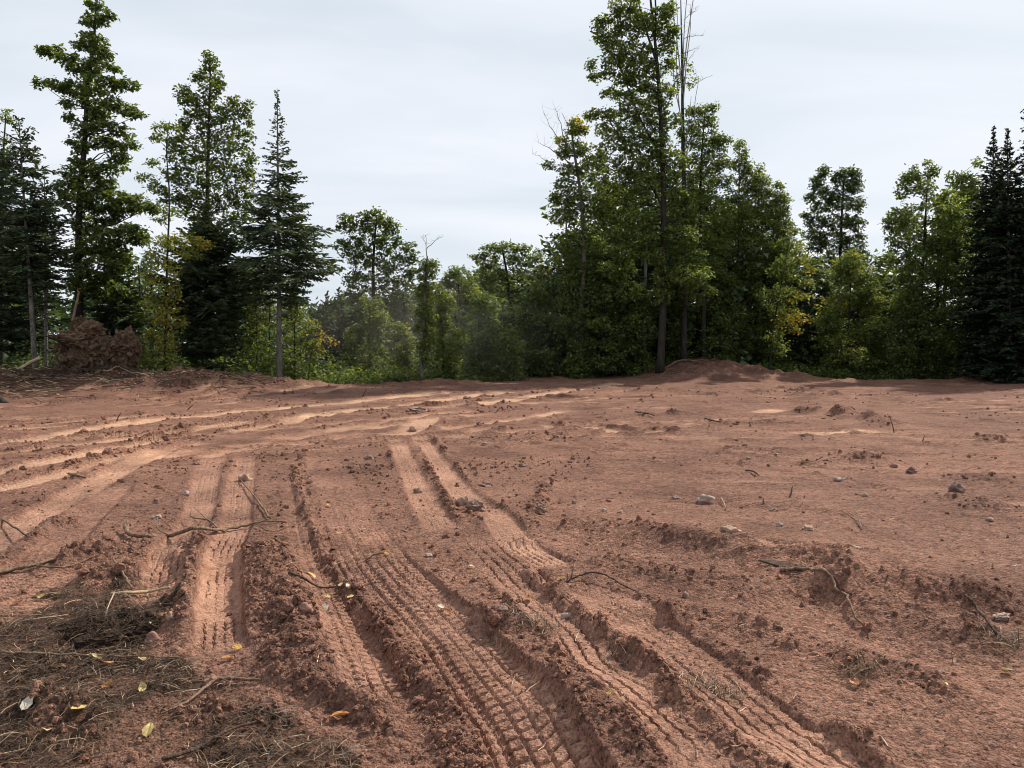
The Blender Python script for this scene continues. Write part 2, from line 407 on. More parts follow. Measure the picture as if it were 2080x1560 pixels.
def track(px, width, dep, bl, br, kind, cmp=1.0, snd=0.0, world=None, fade=0.4, pitch=0.07, ncol=5, th=0.013, seed=0.0, keep=0.0):
    """a wheel rut along px: flattens the soil inside, prints the tyre tread, throws a berm up on either side"""
    path = smooth_path(world if world is not None else pol(px), 48)
    hwid = width / 2
    idx = near(path, width * 1.6 + 0.1)
    if not len(idx): return
    s, T, Ln = dist_to(path, idx)
    gx, gy = x[idx], y[idx]
    sb = 0.16 if path[:, 1].mean() < 8.5 else 0.6
    edge = s + hwid * 0.10 * (noise(gx, gy, sb * 1.15, 0.2, off=seed) - 0.5) * 2
    a = np.abs(edge) / hwid
    dep = np.asarray(dep) * 0.62
    ysc = np.interp(gy, [3.5, 5.5, 9, 30], [1.0, 0.42, 0.42, 0.55]); sb = 0.16 if path[:, 1].mean() < 8.5 else 0.6
    dd = np.interp(T, np.linspace(0, Ln, len(np.atleast_1d(dep))), np.atleast_1d(dep)) if np.ndim(dep) else dep
    dd = dd * np.interp(gy, [3.5, 6.0], [1.0, 0.68])
    fd = sstep(0, fade, T) * sstep(0, fade, Ln - T)
    fd = np.where((T <= 1e-6) | (T >= Ln - 1e-6), 0, fd)
    fd = fd * (1 - keep * sstep(0.55, 0.75, noise(gx, gy, 0.6, 0.9, off=seed + 3)))
    sf = np.clip((cell[idx] - 0.012) / 0.02, 0, 1)
    w = (1 - sstep(0.9 - 0.25 * sf, 1.12 + 0.2 * sf, a)) * fd
    res = np.clip(1.4 - cell[idx] / 0.02, 0.0 if kind != 'rib' else 0.35, 1)
    if kind == 'lug':
        sp = width / ncol
        un = (s + hwid) / sp
        ci = np.floor(un)
        v = (T + 0.010 * np.sin(un * 2.1) + np.where(ci % 2 > 0, 0.42, 0) * pitch) / pitch + 0.25 * (noise(gx, gy, 0.09, 0.1) - 0.5)
        fu = np.abs(un - ci - 0.5) * 2; fv = np.abs(v - np.floor(v) - 0.5) * 2
        pad = (1 - sstep(0.70, 0.95, fu)) * (1 - sstep(0.66, 0.95, fv))
        rnd = np.clip(0.15 + 0.9 * noise(gx, gy, 0.33, 0.7, off=seed) + 0.55 * noise(gx, gy, 0.10, 0.2, off=seed), 0.15, 1.4)
        if np.ndim(th): th = np.interp(T, np.linspace(0, Ln, len(th)), th)
        tr = (pad - 0.6) * th * 1.35 * rnd
        mid = np.exp(-((s - hwid * 0.42) / 0.013) ** 2)
        tr -= mid * th * 1.3
    elif kind == 'bar':
        v = (T + 0.05 * np.abs(s) / hwid * 0.5) / pitch + 0.35 * (noise(gx, gy, 0.1, 0.1) - 0.5)
        fv = np.abs(v - np.floor(v) - 0.5) * 2
        brk = 0.35 + 0.9 * noise(gx, gy, 0.07, 0.3, off=seed)
        tr = ((1 - sstep(0.35, 0.95, fv)) - 0.5) * th * brk
    elif kind == 'rib':
        sp = width / ncol
        wob = 0.006 * (np.abs((((T + 0.05 * noise(gx, gy, 0.3, 0.1, off=seed)) / 0.075) % 1) - 0.5) * 4 - 1) + 0.012 * (noise(gx, gy, 0.12, 0.2, off=seed) - 0.5)
        un = (s + hwid + wob) / sp
        fu = np.abs(un - np.floor(un) - 0.5) * 2
        gw = max(0.66, 1 - 0.016 / sp)
        tr = -sstep(gw, 0.96, fu) * th * 1.9 * np.clip(-0.35 + 1.1 * noise(gx, gy, 0.38, 0.4, off=seed) + 0.9 * noise(gx, gy, 0.12, 0.4, off=seed + 2), 0.0, 1.3) + (noise(gx, gy, 0.05, 0.9) - 0.5) * 0.004
    else:
        tr = (noise(gx, gy, 0.22, 0.2, 4, 1) - 0.5) * 0.012
    tr = tr * res
    floor = h[idx] - dd + (noise(gx, gy, 0.5, 0.6, off=seed) - 0.5) * 0.012
    h[idx] = h[idx] * (1 - w) + floor * w
    tread[idx] = tread[idx] * (1 - w) + tr * w
    if np.ndim(cmp): cmp = np.interp(T, np.linspace(0, Ln, len(cmp)), cmp)
    patch = 0.65 + 0.35 * sstep(0.25, 0.6, noise(gx, gy, 0.45, 0.3, off=seed + 7))
    comp[idx] = np.maximum(comp[idx] * (1 - 0.6 * w), w * cmp * patch)
    sand[idx] = np.maximum(sand[idx], w * snd * patch)
    loose[idx] = loose[idx] * (1 - w) + 0.05 * w
    q = (s - np.sign(s) * hwid * 1.38) / (0.42 * hwid)
    bm = np.exp(-q * q) * np.where(s > 0, br, bl) * fd * (1 - w) * ysc
    bm *= 0.25 + 1.35 * noise(gx, gy, sb, 0.9, off=seed + 1)
    h[idx] += bm
    loose[idx] = np.maximum(loose[idx], np.minimum(1, bm / 0.03))
    comp[idx] *= 1 - np.minimum(1, bm / 0.03) * 0.8

# ---- far: mounds, windrows and the faint criss-cross of the machines
mound(0, 0, 5.5, 1.7, 0.55, 0.08, 0.8, g=np.array([-11.5, 25.6]))
mound(0, 0, 2.2, 1.1, 0.30, 0.2, 0.8, g=np.array([-16.5, 24.0]))
mound(0, 0, 1.3, 0.8, 0.28, 0.0, 0.8, g=np.array([-10.2, 24.4]))
mound(0, 0, 2.6, 1.2, 0.15, 0.0, 0.8, g=np.array([-3.5, 30.6]))
mound(0, 0, 2.2, 2.4, 0.60, 0.0, 0.9, g=np.array([8.2, 35.7]))
mound(0, 0, 2.2, 2.0, 0.42, 0.0, 0.9, g=np.array([10.4, 35.5]))
mound(0, 0, 2.0, 2.0, 0.10, 0.0, 0.9, g=np.array([12.8, 35.6]))
mound(0, 0, 3.5, 1.2, 0.25, 0.0, 0.8, g=np.array([-0.5, 36.4]))
ridge([(1600, 772), (1750, 776), (1900, 774), (2150, 776)], 0.6, 0.11)
ridge([(1585, 836), (1640, 838), (1700, 844), (1760, 853), (1835, 870)], 0.28, 0.17, lump=0.45)
ridge([(1500, 798), (1590, 800), (1650, 806), (1720, 806)], 0.35, 0.13)
ridge([(1250, 790), (1350, 797), (1450, 800)], 0.3, 0.10)
mound(1742, 938, 0.42, 0.30, 0.17, 0, 1.0)
mound(1660, 945, 0.3, 0.2, 0.06, 0, 1.0)
mound(1530, 922, 0.75, 0.35, 0.09, 0, 0.8)
mound(1990, 975, 0.5, 0.3, 0.06, 0, 1.0)
mound(2010, 1030, 0.35, 0.2, 0.07, 0, 1.0)
rr = np.random.default_rng(21)
for k in range(34):                            # left and middle: tracks that run away towards the trees
    gx0 = rr.uniform(-13, 2); gy0 = rr.uniform(11, 26)
    an = R(rr.uniform(38, 66)) if gx0 < 0 else R(rr.uniform(15, 45))
    ln = rr.uniform(3, 9); d = np.array([math.cos(an), math.sin(an)])
    c = np.array([gx0, gy0]); bend = np.array([-d[1], d[0]]) * rr.uniform(-0.5, 0.5)
    pts = np.array([c - d * ln / 2, c + bend, c + d * ln / 2])
    if pts[:, 1].max() > 30: continue
    track(None, rr.uniform(0.28, 0.5), rr.uniform(0.03, 0.07), rr.uniform(0.03, 0.09), rr.uniform(0.02, 0.07), rr.choice(['rib', 'plain', 'bar']), rr.uniform(0.5, 1.0), rr.uniform(0.1, 0.7), world=pts, fade=1.2, seed=k, keep=0.7)
for k in range(40):                            # right: blade and track marks that run across
    gx0 = rr.uniform(0, 21); gy0 = rr.uniform(13, 32)
    an = R(rr.uniform(-14, 16)); ln = rr.uniform(2.5, 8); d = np.array([math.cos(an), math.sin(an)])
    c = np.array([gx0, gy0]); bend = np.array([-d[1], d[0]]) * rr.uniform(-0.4, 0.4)
    pts = np.array([c - d * ln / 2, c + bend, c + d * ln / 2])
    track(None, rr.uniform(0.25, 0.5), rr.uniform(0.02, 0.05), rr.uniform(0.03, 0.10), rr.uniform(0.02, 0.07), 'plain', rr.uniform(0.2, 0.8), rr.uniform(0.0, 0.25), world=pts, fade=1.0, seed=k + 50, keep=0.8)
# named bands
track([(-60, 905), (80, 890), (180, 872), (290, 857), (420, 842), (600, 825), (760, 812), (900, 797)], 0.6, 0.06, 0.06, 0.05, 'rib', 1, 0.9, seed=1, keep=0.1, ncol=4)
track([(560, 858), (700, 838), (836, 822), (940, 806), (1037, 795)], 0.75, 0.05, 0.05, 0.06, 'rib', 1, 1.0, seed=2, th=0.02)
track([(960, 824), (1060, 808), (1172, 790), (1260, 779)], 0.8, 0.05, 0.06, 0.08, 'rib', 1, 1.0, seed=3, th=0.02)
track([(540, 846), (640, 842), (720, 838)], 0.35, 0.05, 0.06, 0.04, 'plain', 1, 0.8, seed=31)
track([(-60, 972), (60, 950), (160, 930), (260, 908), (380, 890), (520, 868), (640, 850)], 0.42, 0.08, 0.09, 0.06, 'rib', 1, 0.75, seed=4, keep=0.1, ncol=4)
track([(-60, 1000), (40, 985), (140, 962), (240, 938), (340, 915), (430, 898)], 0.34, 0.06, 0.10, 0.05, 'rib', 1, 0.6, seed=5, keep=0.1)
track([(-60, 930), (60, 915), (170, 902), (280, 888), (400, 870), (520, 852)], 0.4, 0.06, 0.08, 0.06, 'rib', 1, 0.75, seed=6, keep=0.2, ncol=4)
track([(-60, 872), (60, 862), (200, 850), (330, 838)], 0.4, 0.05, 0.07, 0.05, 'rib', 0.9, 0.75, seed=61, keep=0.2, ncol=4)
track([(400, 935), (500, 915), (640, 898), (760, 880)], 0.3, 0.05, 0.07, 0.05, 'bar', 0.9, 0.2, seed=62, keep=0.4)
track([(380, 917), (600, 907), (740, 898), (869, 889), (1000, 879), (1105, 872), (1200, 862), (1310, 846), (1420, 838)], 0.22, 0.085, 0.05, 0.05, 'rib', 0.7, 0.15, ncol=2, seed=7)
track([(560, 924), (700, 912), (800, 903), (960, 893), (1100, 880)], 0.16, 0.06, 0.04, 0.04, 'rib', 0.8, 0.1, ncol=2, seed=8)
track([(1090, 872), (1180, 870), (1230, 877), (1300, 882), (1390, 879)], 0.45, 0.07, 0.08, 0.07, 'rib', 1, 0.9, seed=9)
track([(1605, 882), (1690, 880), (1790, 875)], 0.55, 0.05, 0.03, 0.06, 'rib', 1, 1.0, seed=10, th=0.02)
track([(1535, 838), (1590, 830)], 0.5, 0.05, 0.05, 0.05, 'rib', 1, 0.9, seed=101)
track([(1000, 885), (1200, 868), (1420, 852), (1640, 845)], 0.3, 0.04, 0.05, 0.05, 'plain', 0.8, 0.3, seed=11, keep=0.6)
track([(800, 890), (850, 868), (868, 850)], 0.55, 0.04, 0.04, 0.04, 'rib', 1, 0.5, seed=12, ncol=4)
# sweeping pair on the left
track([(-80, 1135), (0, 1092), (50, 1062), (135, 1014), (219, 970), (286, 938), (340, 917), (400, 900)], 0.36, 0.085, 0.05, 0.03, 'rib', .85, 0.2, seed=13, ncol=4, keep=0.3)
track([(-40, 1235), (40, 1165), (110, 1110), (160, 1060), (210, 1015), (248, 980)], 0.34, 0.05, 0.04, 0.04, 'bar', 0.3, 0.0, keep=0.4, seed=14, pitch=0.06)
track([(-60, 1300), (30, 1240), (110, 1200), (170, 1170)], 0.3, 0.03, 0.03, 0.03, 'bar', 0.8, 0.0, seed=141, pitch=0.06)
# fore: low rolling windrows on the right, furrows between them
ridge([(1085, 1085), (1200, 1080), (1350, 1105), (1500, 1132), (1700, 1165), (1900, 1208), (2120, 1262)], 0.20, 0.135, 0.8, lump=0.4)
ridge([(1160, 1140), (1330, 1168), (1500, 1196), (1660, 1212), (1830, 1262), (2120, 1340)], 0.18, 0.11, 0.8, lump=0.4)
ridge([(1180, 1210), (1340, 1240), (1500, 1270), (1650, 1318), (1830, 1380), (2100, 1450)], 0.16, 0.085, 0.8, lump=0.4)
ridge([(1520, 1190), (1600, 1176), (1680, 1200), (1740, 1240)], 0.14, 0.10, 0.8, lump=0.4)
ridge([(1900, 1205), (1990, 1225), (2110, 1275)], 0.12, 0.06, 0.9)
ridge([(1560, 1480), (1700, 1500), (1850, 1560)], 0.10, 0.03, 0.9)
ridge([(1118, 965), (1100, 1010), (1085, 1060), (1110, 1090)], 0.09, 0.055, 0.9)
ridge([(1250, 930), (1450, 940), (1640, 962), (1850, 1000), (2090, 1030)], 0.12, 0.02, 0.7)
far = sstep(2.5, 4, y)
h += (noise(x, y, 0.26, R(-35), 6, 1) - 0.5) * 0.065 * sstep(0.0, 1.0, x + 0.35 * (7 - y)) * (1 - sstep(6.8, 9.0, y))
h += (noise(x, y, 0.20, R(-20), 8, 1) - 0.5) * 0.042 * sstep(0.3, 1.4, x) * sstep(6.5, 8.5, y) * (1 - sstep(13, 18, y))
# ---- near: the humps between the wheel ruts
ridge([(385, 1085), (375, 1160), (368, 1240), (372, 1330)], 0.12, 0.10, 1.0)
ridge([(530, 1095), (560, 1190), (590, 1290), (625, 1370), (690, 1440)], 0.21, 0.12, 1.0, lump=0.5)
ridge([(545, 1378), (600, 1400), (665, 1418), (735, 1436), (800, 1480), (860, 1500)], 0.07, 0.075, 1.0)
mound(205, 1130, 0.38, 0.16, 0.12, 0.4, 1.0)
mound(225, 1180, 0.28, 0.14, 0.10, 0.4, 1.0)
mound(130, 1060, 0.25, 0.14, 0.05, 0.6, 1.0)
mound(110, 1460, 0.35, 0.13, 0.07, -0.5, 1.0)
mound(470, 1460, 0.30, 0.14, 0.04, -0.3, 1.0)
mound(1130, 1420, 0.20, 0.30, 0.05, 0.5, 1.0)
for cut in ([(640, 1090), (700, 1180), (770, 1270), (850, 1370), (930, 1480)],):   # the soil between the two lugged ruts was pressed down too
    ridge(cut, 0.20, -0.075, 0.6, lump=0.1)
# left pair
track([(440, 930), (426, 955), (408, 1020), (392, 1066), (352, 1117), (333, 1175), (322, 1240)], 0.28, [0.02, 0.03, 0.05, 0.08, 0.06], 0.02, 0.03, 'rib', [.5, .75, .8, .8, .6, .5], 0.05, seed=15, keep=0.35)
track([(500, 925), (497, 945), (486, 1010), (478, 1062), (455, 1117), (446, 1200), (445, 1270), (444, 1345)], 0.27, [0.02, 0.03, 0.03, 0.05, 0.09, 0.10, 0.09], 0.02, 0.03, 'rib', [.5, .75, .7, .6, .8, .95, .9], 0.05, seed=16, keep=0.2)
# middle lugged pair
track([(628, 920), (620, 945), (612, 1000), (625, 1080), (662, 1175), (705, 1270), (752, 1380), (800, 1450)], 0.30, [0.005, 0.01, 0.01, 0.02, 0.04, 0.06, 0.03], 0.015, 0.02, 'lug', [.1, .12, .15, .2, .4, .6, .6], 0.0, seed=17, ncol=4, keep=0.45)
track([(655, 915), (665, 945), (690, 995), (718, 1060), (752, 1115), (798, 1170), (893, 1255), (966, 1343), (1047, 1450), (1130, 1560), (1230, 1690)], 0.43, [0.0, 0.0, 0.0, 0.005, 0.01, 0.02, 0.05, 0.12, 0.15, 0.16], 0.01, 0.05, 'lug', [.05, .08, .1, .12, .18, .3, .5, .75, .85, .9], 0.0, seed=18, ncol=6, th=[.005, .005, .007, .008, .009, .012, .016, .017, .017, .017], keep=0.35)
# right ribbed pair
track([(806, 895), (812, 915), (845, 980), (882, 1050), (915, 1085)], 0.27, [0.03, 0.05, 0.05, 0.03], 0.01, 0.06, 'rib', [.9, .9, .7, .4], 0.15, seed=19, ncol=4, keep=0.35)
track([(960, 1090), (1030, 1160), (1110, 1230), (1180, 1290), (1222, 1345), (1310, 1405), (1384, 1470), (1457, 1540), (1580, 1680)], 0.36, [0.01, 0.01, 0.02, 0.035, 0.04, 0.04], 0.02, 0.035, 'rib', [.15, .15, .5, .75, .8, .8], 0.0, seed=20, ncol=5, keep=0.55)
track([(852, 890), (862, 905), (911, 968), (957, 1015), (1002, 1042), (1059, 1110), (1141, 1167)], 0.29, [0.03, 0.05, 0.05, 0.06, 0.06], 0.05, 0.03, 'rib', [.9, .9, .8, .75, .8], 0.15, seed=22, ncol=5, fade=0.25, keep=0.2)
track([(1150, 1180), (1215, 1220), (1289, 1261), (1401, 1342), (1540, 1455), (1680, 1555), (1800, 1650)], 0.36, [0.02, 0.04, 0.06, 0.05, 0.04], 0.03, 0.04, 'rib', [.4, .7, .8, .7, .7], 0.0, seed=23, ncol=5, keep=0.35)

ridge([(596, 945), (604, 990), (618, 1040), (648, 1105), (700, 1180), (770, 1268), (848, 1365), (915, 1440), (985, 1515)], 0.05, 0.042, 1.0, lump=0.9)
ridge([(850, 905), (880, 965), (912, 1030), (950, 1075)], 0.045, 0.04, 1.0, lump=0.95)
ridge([(1050, 1150), (1110, 1205), (1190, 1262), (1275, 1322), (1345, 1374), (1410, 1436), (1560, 1530)], 0.05, 0.055, 1.0, lump=0.95)
ridge([(965, 1030), (985, 1060)], 0.10, 0.05, 1.0)
ridge([(1040, 1090), (1075, 1110)], 0.10, 0.05, 1.0)
ridge([(930, 1240), (1000, 1262), (1060, 1290)], 0.07, 0.05, 1.0)
ridge([(395, 1070), (400, 1120), (392, 1200)], 0.06, 0.06, 1.0)
for k in range(46):                            # long fine scrapes across the graded soil on the right
    gx0 = rr.uniform(0.5, 10); gy0 = rr.uniform(5.5, 15)
    an = R(rr.uniform(-24, 2)); ln = rr.uniform(0.8, 3.5); d = np.array([math.cos(an), math.sin(an)])
    c = np.array([gx0, gy0]); track(None, rr.uniform(0.05, 0.14), rr.uniform(0.012, 0.03), rr.uniform(0.0, 0.03), rr.uniform(0.01, 0.04), 'plain', rr.uniform(0.1, 0.6), 0.0, world=np.array([c - d * ln / 2, c + d * ln / 2]), fade=0.3, seed=k + 120, keep=0.5)

# ---- topsoil torn up with roots in the lower left corner, the edge of the woods, the patch of oil-dark earth, and shade painted dark
hp = np.array([G(a, b)[:2] for a, b in [(-300, 1180), (60, 1230), (150, 1200), (230, 1170), (330, 1225), (370, 1330), (480, 1400), (545, 1400), (640, 1500), (760, 1600), (-300, 1900)]])
def inside(poly, px, py):
    c = np.zeros(len(px), dtype=bool); j = len(poly) - 1
    for i in range(len(poly)):
        xi, yi = poly[i]; xj, yj = poly[j]
        m = ((yi > py) != (yj > py)) & (px < (xj - xi) * (py - yi) / (yj - yi + 1e-12) + xi)
        c ^= m; j = i
    return c
sub = np.nonzero((y < 6) & (x < 1) & (y > -3))[0]
jx = x[sub] + (noise(x[sub], y[sub], 0.25, 0.3) - 0.5) * 0.35; jy = y[sub] + (noise(x[sub], y[sub], 0.25, 1.3, off=5) - 0.5) * 0.35
hin = inside(hp, jx, jy).astype(float)
gate = sstep(0.32, 0.62, noise(x[sub], y[sub], 0.20, 0.2) * 0.6 + noise(x[sub], y[sub], 0.07, 0.9) * 0.4)
bare = 1 - 0.6 * sstep(0.6, 0.78, noise(x[sub], y[sub], 0.45, 0.4, off=9))
hum_shade[sub] = np.maximum(hin * bare * (0.6 + 0.4 * gate), 0)
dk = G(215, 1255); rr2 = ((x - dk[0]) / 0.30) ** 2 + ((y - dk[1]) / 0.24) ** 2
hum_shade = np.maximum(hum_shade, np.exp(-rr2) * 1.1)  # real topsoil, with the overhang's deep shade painted in as darker colour
comp *= 1 - 0.7 * hum_shade
for (qx, qy, q1, q2, st) in [(1540, 918, 0.45, 0.22, 0.6), (1260, 1330, 0.12, 0.2, 0.4), (1800, 1365, 0.16, 0.08, 0.6), (2040, 1305, 0.2, 0.12, 0.8), (1060, 1270, 0.2, 0.07, 0.6), (210, 1120, 0.3, 0.1, 0.5)]:  # first a rust stain, last the mound's shaded face painted dark, others darker soil
    dk = G(qx, qy); hum_shade = np.maximum(hum_shade, st * np.exp(-(((x - dk[0]) / q1) ** 2 + ((y - dk[1]) / q2) ** 2)))
edge_y = np.interp(x, [-40, -20, -15, -10.5, -7.5, -4, 0, 3.5, 8, 12, 16, 30], [26.5, 26.2, 26.8, 28.2, 29.4, 30.8, 33.6, 37.0, 36.8, 36.6, 35.2, 35.0])
wy = y + (noise(x, y, 1.4, 0.6) - 0.5) * 2.2
woods = np.maximum(sstep(-0.3, 0.9, wy - edge_y), np.maximum(sstep(26, 32, np.abs(x) - 0 * y), sstep(-3, -8, y)))
h -= 0.25 * sstep(0.5, 5, y - edge_y)
greyp = np.exp(-(((x + 14.2) / 3.2) ** 2 + ((y - 22.6) / 0.7) ** 2))
hum_shade = np.maximum(hum_shade, 0.55 * greyp * sstep(0.3, 0.6, noise(x, y, 0.5, 0.2)))
lb = sstep(0.2, 0.9, (h - 0.12) / 0.3) * sstep(-5.5, -8, x) * sstep(22, 24, y)
hum_shade = np.maximum(hum_shade, 0.8 * lb * (0.35 + 0.65 * sstep(0.35, 0.6, noise(x, y, 0.7, 0.4))))

# ---- crumbs, clods and grain
def fade(sc): return np.clip(1.6 - cell / (sc * 0.32), 0, 1)
lo = np.clip(loose, 0, 1) * (1 - 0.85 * np.clip(comp, 0, 1)) + 0.25 * hum_shade
def crumbs(idx, sc, fill, seed):
    """half-buried rounded lumps, one per cell of a jittered grid, of uneven size"""
    g = np.random.default_rng(seed)
    J = g.random((256, 256, 2)) * 0.9 + 0.05; Rr = (g.random((256, 256)) ** 1.6) * 0.62
    Rr[g.random((256, 256)) > fill] = 0
    c0, s0 = math.cos(seed * 0.7), math.sin(seed * 0.7)
    ux = (c0 * x[idx] + s0 * y[idx]) / sc; uy = (-s0 * x[idx] + c0 * y[idx]) / sc
    ix = np.floor(ux).astype(np.int64); iy = np.floor(uy).astype(np.int64)
    out = np.zeros(len(idx))
    for a in (-1, 0, 1):
        for b in (-1, 0, 1):
            p, q = (ix + a) & 255, (iy + b) & 255
            dx = ux - ix - a - J[p, q, 0]; dy = uy - iy - b - J[p, q, 1]
            out = np.maximum(out, np.sqrt(np.maximum(Rr[p, q] ** 2 - dx * dx - dy * dy, 0)))
    return out * sc
mic = (noise(x, y, 0.13, 0.4) - 0.5) * 0.020 * fade(0.13)
for sc, fill, amp, sd in ((0.085, 0.45, 0.75, 3), (0.042, 0.75, 0.85, 4), (0.021, 0.85, 0.95, 5)):
    ix_ = np.nonzero((cell < sc * 0.75) & (y > 1.5))[0]
    gate_ = sstep(0.30, 0.62, noise(x[ix_], y[ix_], 0.5, 0.7, off=sd)) * sstep(0.3, 0.8, loose[ix_]) if sc > 0.05 else (0.75 if sc < 0.03 else 0.35 + 0.5 * np.clip(loose[ix_], 0, 1))
    mic[ix_] += crumbs(ix_, sc, fill, sd) * amp * np.clip(1.5 - cell[ix_] / (sc * 0.5), 0, 1) * gate_
h += tread + mic * (0.36 + 0.9 * lo) * np.where(comp > 0.5, 0.45, 1)
mid = (noise(x, y, 0.45, 0.2) - 0.5) * 0.06 + np.maximum(noise(x, y, 0.26, 1.0) - 0.5, 0) * 0.20 * sstep(0.4, 0.65, noise(x, y, 1.3, 0.4, 2.2, 1))
h += mid * lo * sstep(8, 13, y) * (1 - sstep(45, 60, y))
bank = np.clip(h - 0.10, 0, 0.3) / 0.3 * sstep(21, 23, y) * (1 - sstep(40, 45, y))
h += bank * (np.abs(noise(x, y, 0.55, 0.3) - 0.5) * 0.28 + (noise(x, y, 0.25, 1.3) - 0.5) * 0.10)
far_x = np.abs(x) > hw[0] * 0 + 45
H2 = h.reshape(NR, NU)

ii = (np.arange(NR - 1)[:, None] * NU + np.arange(NU - 1)[None, :]).ravel()
quads = np.stack([ii, ii + 1, ii + NU + 1, ii + NU], axis=-1)
ground = mesh_from('ground', np.stack([x, y, h], axis=-1), [quads], M_SOIL, None, {'compact': comp, 'humus_shade': np.clip(hum_shade, 0, 1), 'sand': sand, 'woods': np.clip(woods, 0, 1), 'loose': np.clip(lo, 0, 1)}, smooth=False)
ground['kind'] = 'structure'
ground['label'] = 'rutted red soil of the cleared lot, running in under the trees'
LOOSE2 = lo

def hgt(px, py):
    """height of the soil at world points"""
    px = np.atleast_1d(px).astype(float); py = np.atleast_1d(py).astype(float)
    r = np.clip(np.searchsorted(rows, py) - 1, 0, NR - 2)
    t = np.clip((py - rows[r]) / (rows[r + 1] - rows[r]), 0, 1)
    hwp = np.maximum(np.abs(py), 1.75) * 0.662 * 1.07 + 0.55
    uu = px / hwp
    c = np.clip(np.searchsorted(u, uu) - 1, 0, NU - 2)
    s = np.clip((uu - u[c]) / (u[c + 1] - u[c]), 0, 1)
    a = H2[r, c] * (1 - s) + H2[r, c + 1] * s
    b = H2[r + 1, c] * (1 - s) + H2[r + 1, c + 1] * s
    return a * (1 - t) + b * t
def sample(arr, px, py):
    r = np.clip(np.searchsorted(rows, py), 0, NR - 1)
    hwp = np.maximum(np.abs(py), 1.75) * 0.662 * 1.07 + 0.55
    c = np.clip(np.searchsorted(u, px / hwp), 0, NU - 1)
    return arr.reshape(NR, NU)[r, c]
def GH(px, py):
    """the point of the uneven soil that the photograph shows at px, py"""
    z = 0.0
    for _ in range(4):
        p = G(px, py, z); z = 0.5 * z + 0.5 * float(hgt(p[0], p[1])[0])
    p = G(px, py, z); p[2] = float(hgt(p[0], p[1])[0])
    return p
print('ground', NR, NU, len(quads) * 2)
# ------------------------------------------------------------------ trees
DENS = 112.0
NLEAF = [0, []]
def leaf_cards(acc, C, size, tint, up=0.75, seed=None, aspect=0.62, tri=False):
    """one folded kite per leaf, mostly facing the sky, tips hanging outwards"""
    g = RNG
    n = len(C)
    if not n: return
    az = g.uniform(0, 2 * np.pi, n)
    dip = g.normal(-0.25, 0.5, n)
    D = np.stack([np.cos(az) * np.cos(dip), np.sin(az) * np.cos(dip), np.sin(dip)], -1)
    nrm = np.stack([g.normal(0, 1 - up + 0.25, n), g.normal(0, 1 - up + 0.25, n), np.ones(n)], -1)
    S = np.cross(nrm, D); S /= np.linalg.norm(S, axis=1, keepdims=True) + 1e-9
    NN = np.cross(D, S)
    sz = size * g.uniform(0.65, 1.3, n)[:, None]
    a = C; b = C + D * sz * 0.45 + S * sz * aspect * 0.5 + NN * sz * 0.10
    c = C + D * sz; d = C + D * sz * 0.45 - S * sz * aspect * 0.5 + NN * sz * 0.10
    if tri:
        v = np.stack([a, a + D * sz * 0.7 + S * sz * aspect * 0.75 + NN * sz * 0.1, a + D * sz * 0.9 - S * sz * aspect * 0.6], 1).reshape(-1, 3)
        acc.add(v, np.arange(n)[:, None] * 3 + np.array([0, 1, 2])[None], np.repeat(np.broadcast_to(tint, (n,)), 3)); return
    v = np.stack([a, b, c, d], 1).reshape(-1, 3)
    f = np.arange(n)[:, None] * 4 + np.array([0, 1, 2, 3])[None]
    acc.add(v, f, np.repeat(np.broadcast_to(tint, (n,)), 4))

def clump_leaves(acc, c, r, size, tint, dens=1.0, tuft=10, spread=0.15, shell=0.45, spot=0.06):
    """a spray of foliage: tufts of leaves through an ellipsoid, thicker towards its outside and top"""
    g = RNG
    area = max(r[0] * r[2], 0.03)
    nt = max(4, int(dens * DENS * (area + 0.03) + 2))
    q = g.normal(size=(nt, 3)); q /= np.linalg.norm(q, axis=1, keepdims=True)
    q *= (shell + (1 - shell) * g.random((nt, 1))) ** 0.7
    P = c + q * r
    k = g.integers(max(3, tuft - 4), tuft + 5, nt)
    i = np.repeat(np.arange(nt), k)
    C = P[i] + g.normal(0, spread * 0.6, (len(i), 3)) * np.array([1, 1, 0.6])
    tt = g.normal(tint, spot, nt)[i]
    leaf_cards(acc, C, size, np.clip(tt, 0, 1))
    return P

def limb(acc, a, b, r0, r1, sag=0.06, n=7, sides=5):
    a = np.asarray(a, float); b = np.asarray(b, float)
    t = np.linspace(0, 1, n)[:, None]
    ln = np.linalg.norm(b - a)
    P = a * (1 - t) + b * t
    P += np.sin(t * np.pi) * np.array([0, 0, -sag * ln])
    P[1:-1] += RNG.normal(0, 0.018 * ln, (n - 2, 3))
    v, f = tube(P, np.linspace(r0, r1, n), sides)
    acc.add(v, f)
    return P
def twigs(acc, P, n, length, r=0.006, up=0.6):
    """a few bare side twigs off a branch"""
    for _ in range(n):
        i = RNG.integers(1, len(P)); q = RNG.normal(size=3); q[2] = abs(q[2]) * up + 0.2; q /= np.linalg.norm(q)
        ln = length * RNG.uniform(0.4, 1.2)
        m = P[i] + q * ln * 0.5 + RNG.normal(0, 0.06 * ln, 3)
        v, f = tube(np.array([P[i], m, P[i] + q * ln + np.array([0, 0, 0.1 * ln])]), [r, r * 0.7, r * 0.4], 3)
        acc.add(v, f)

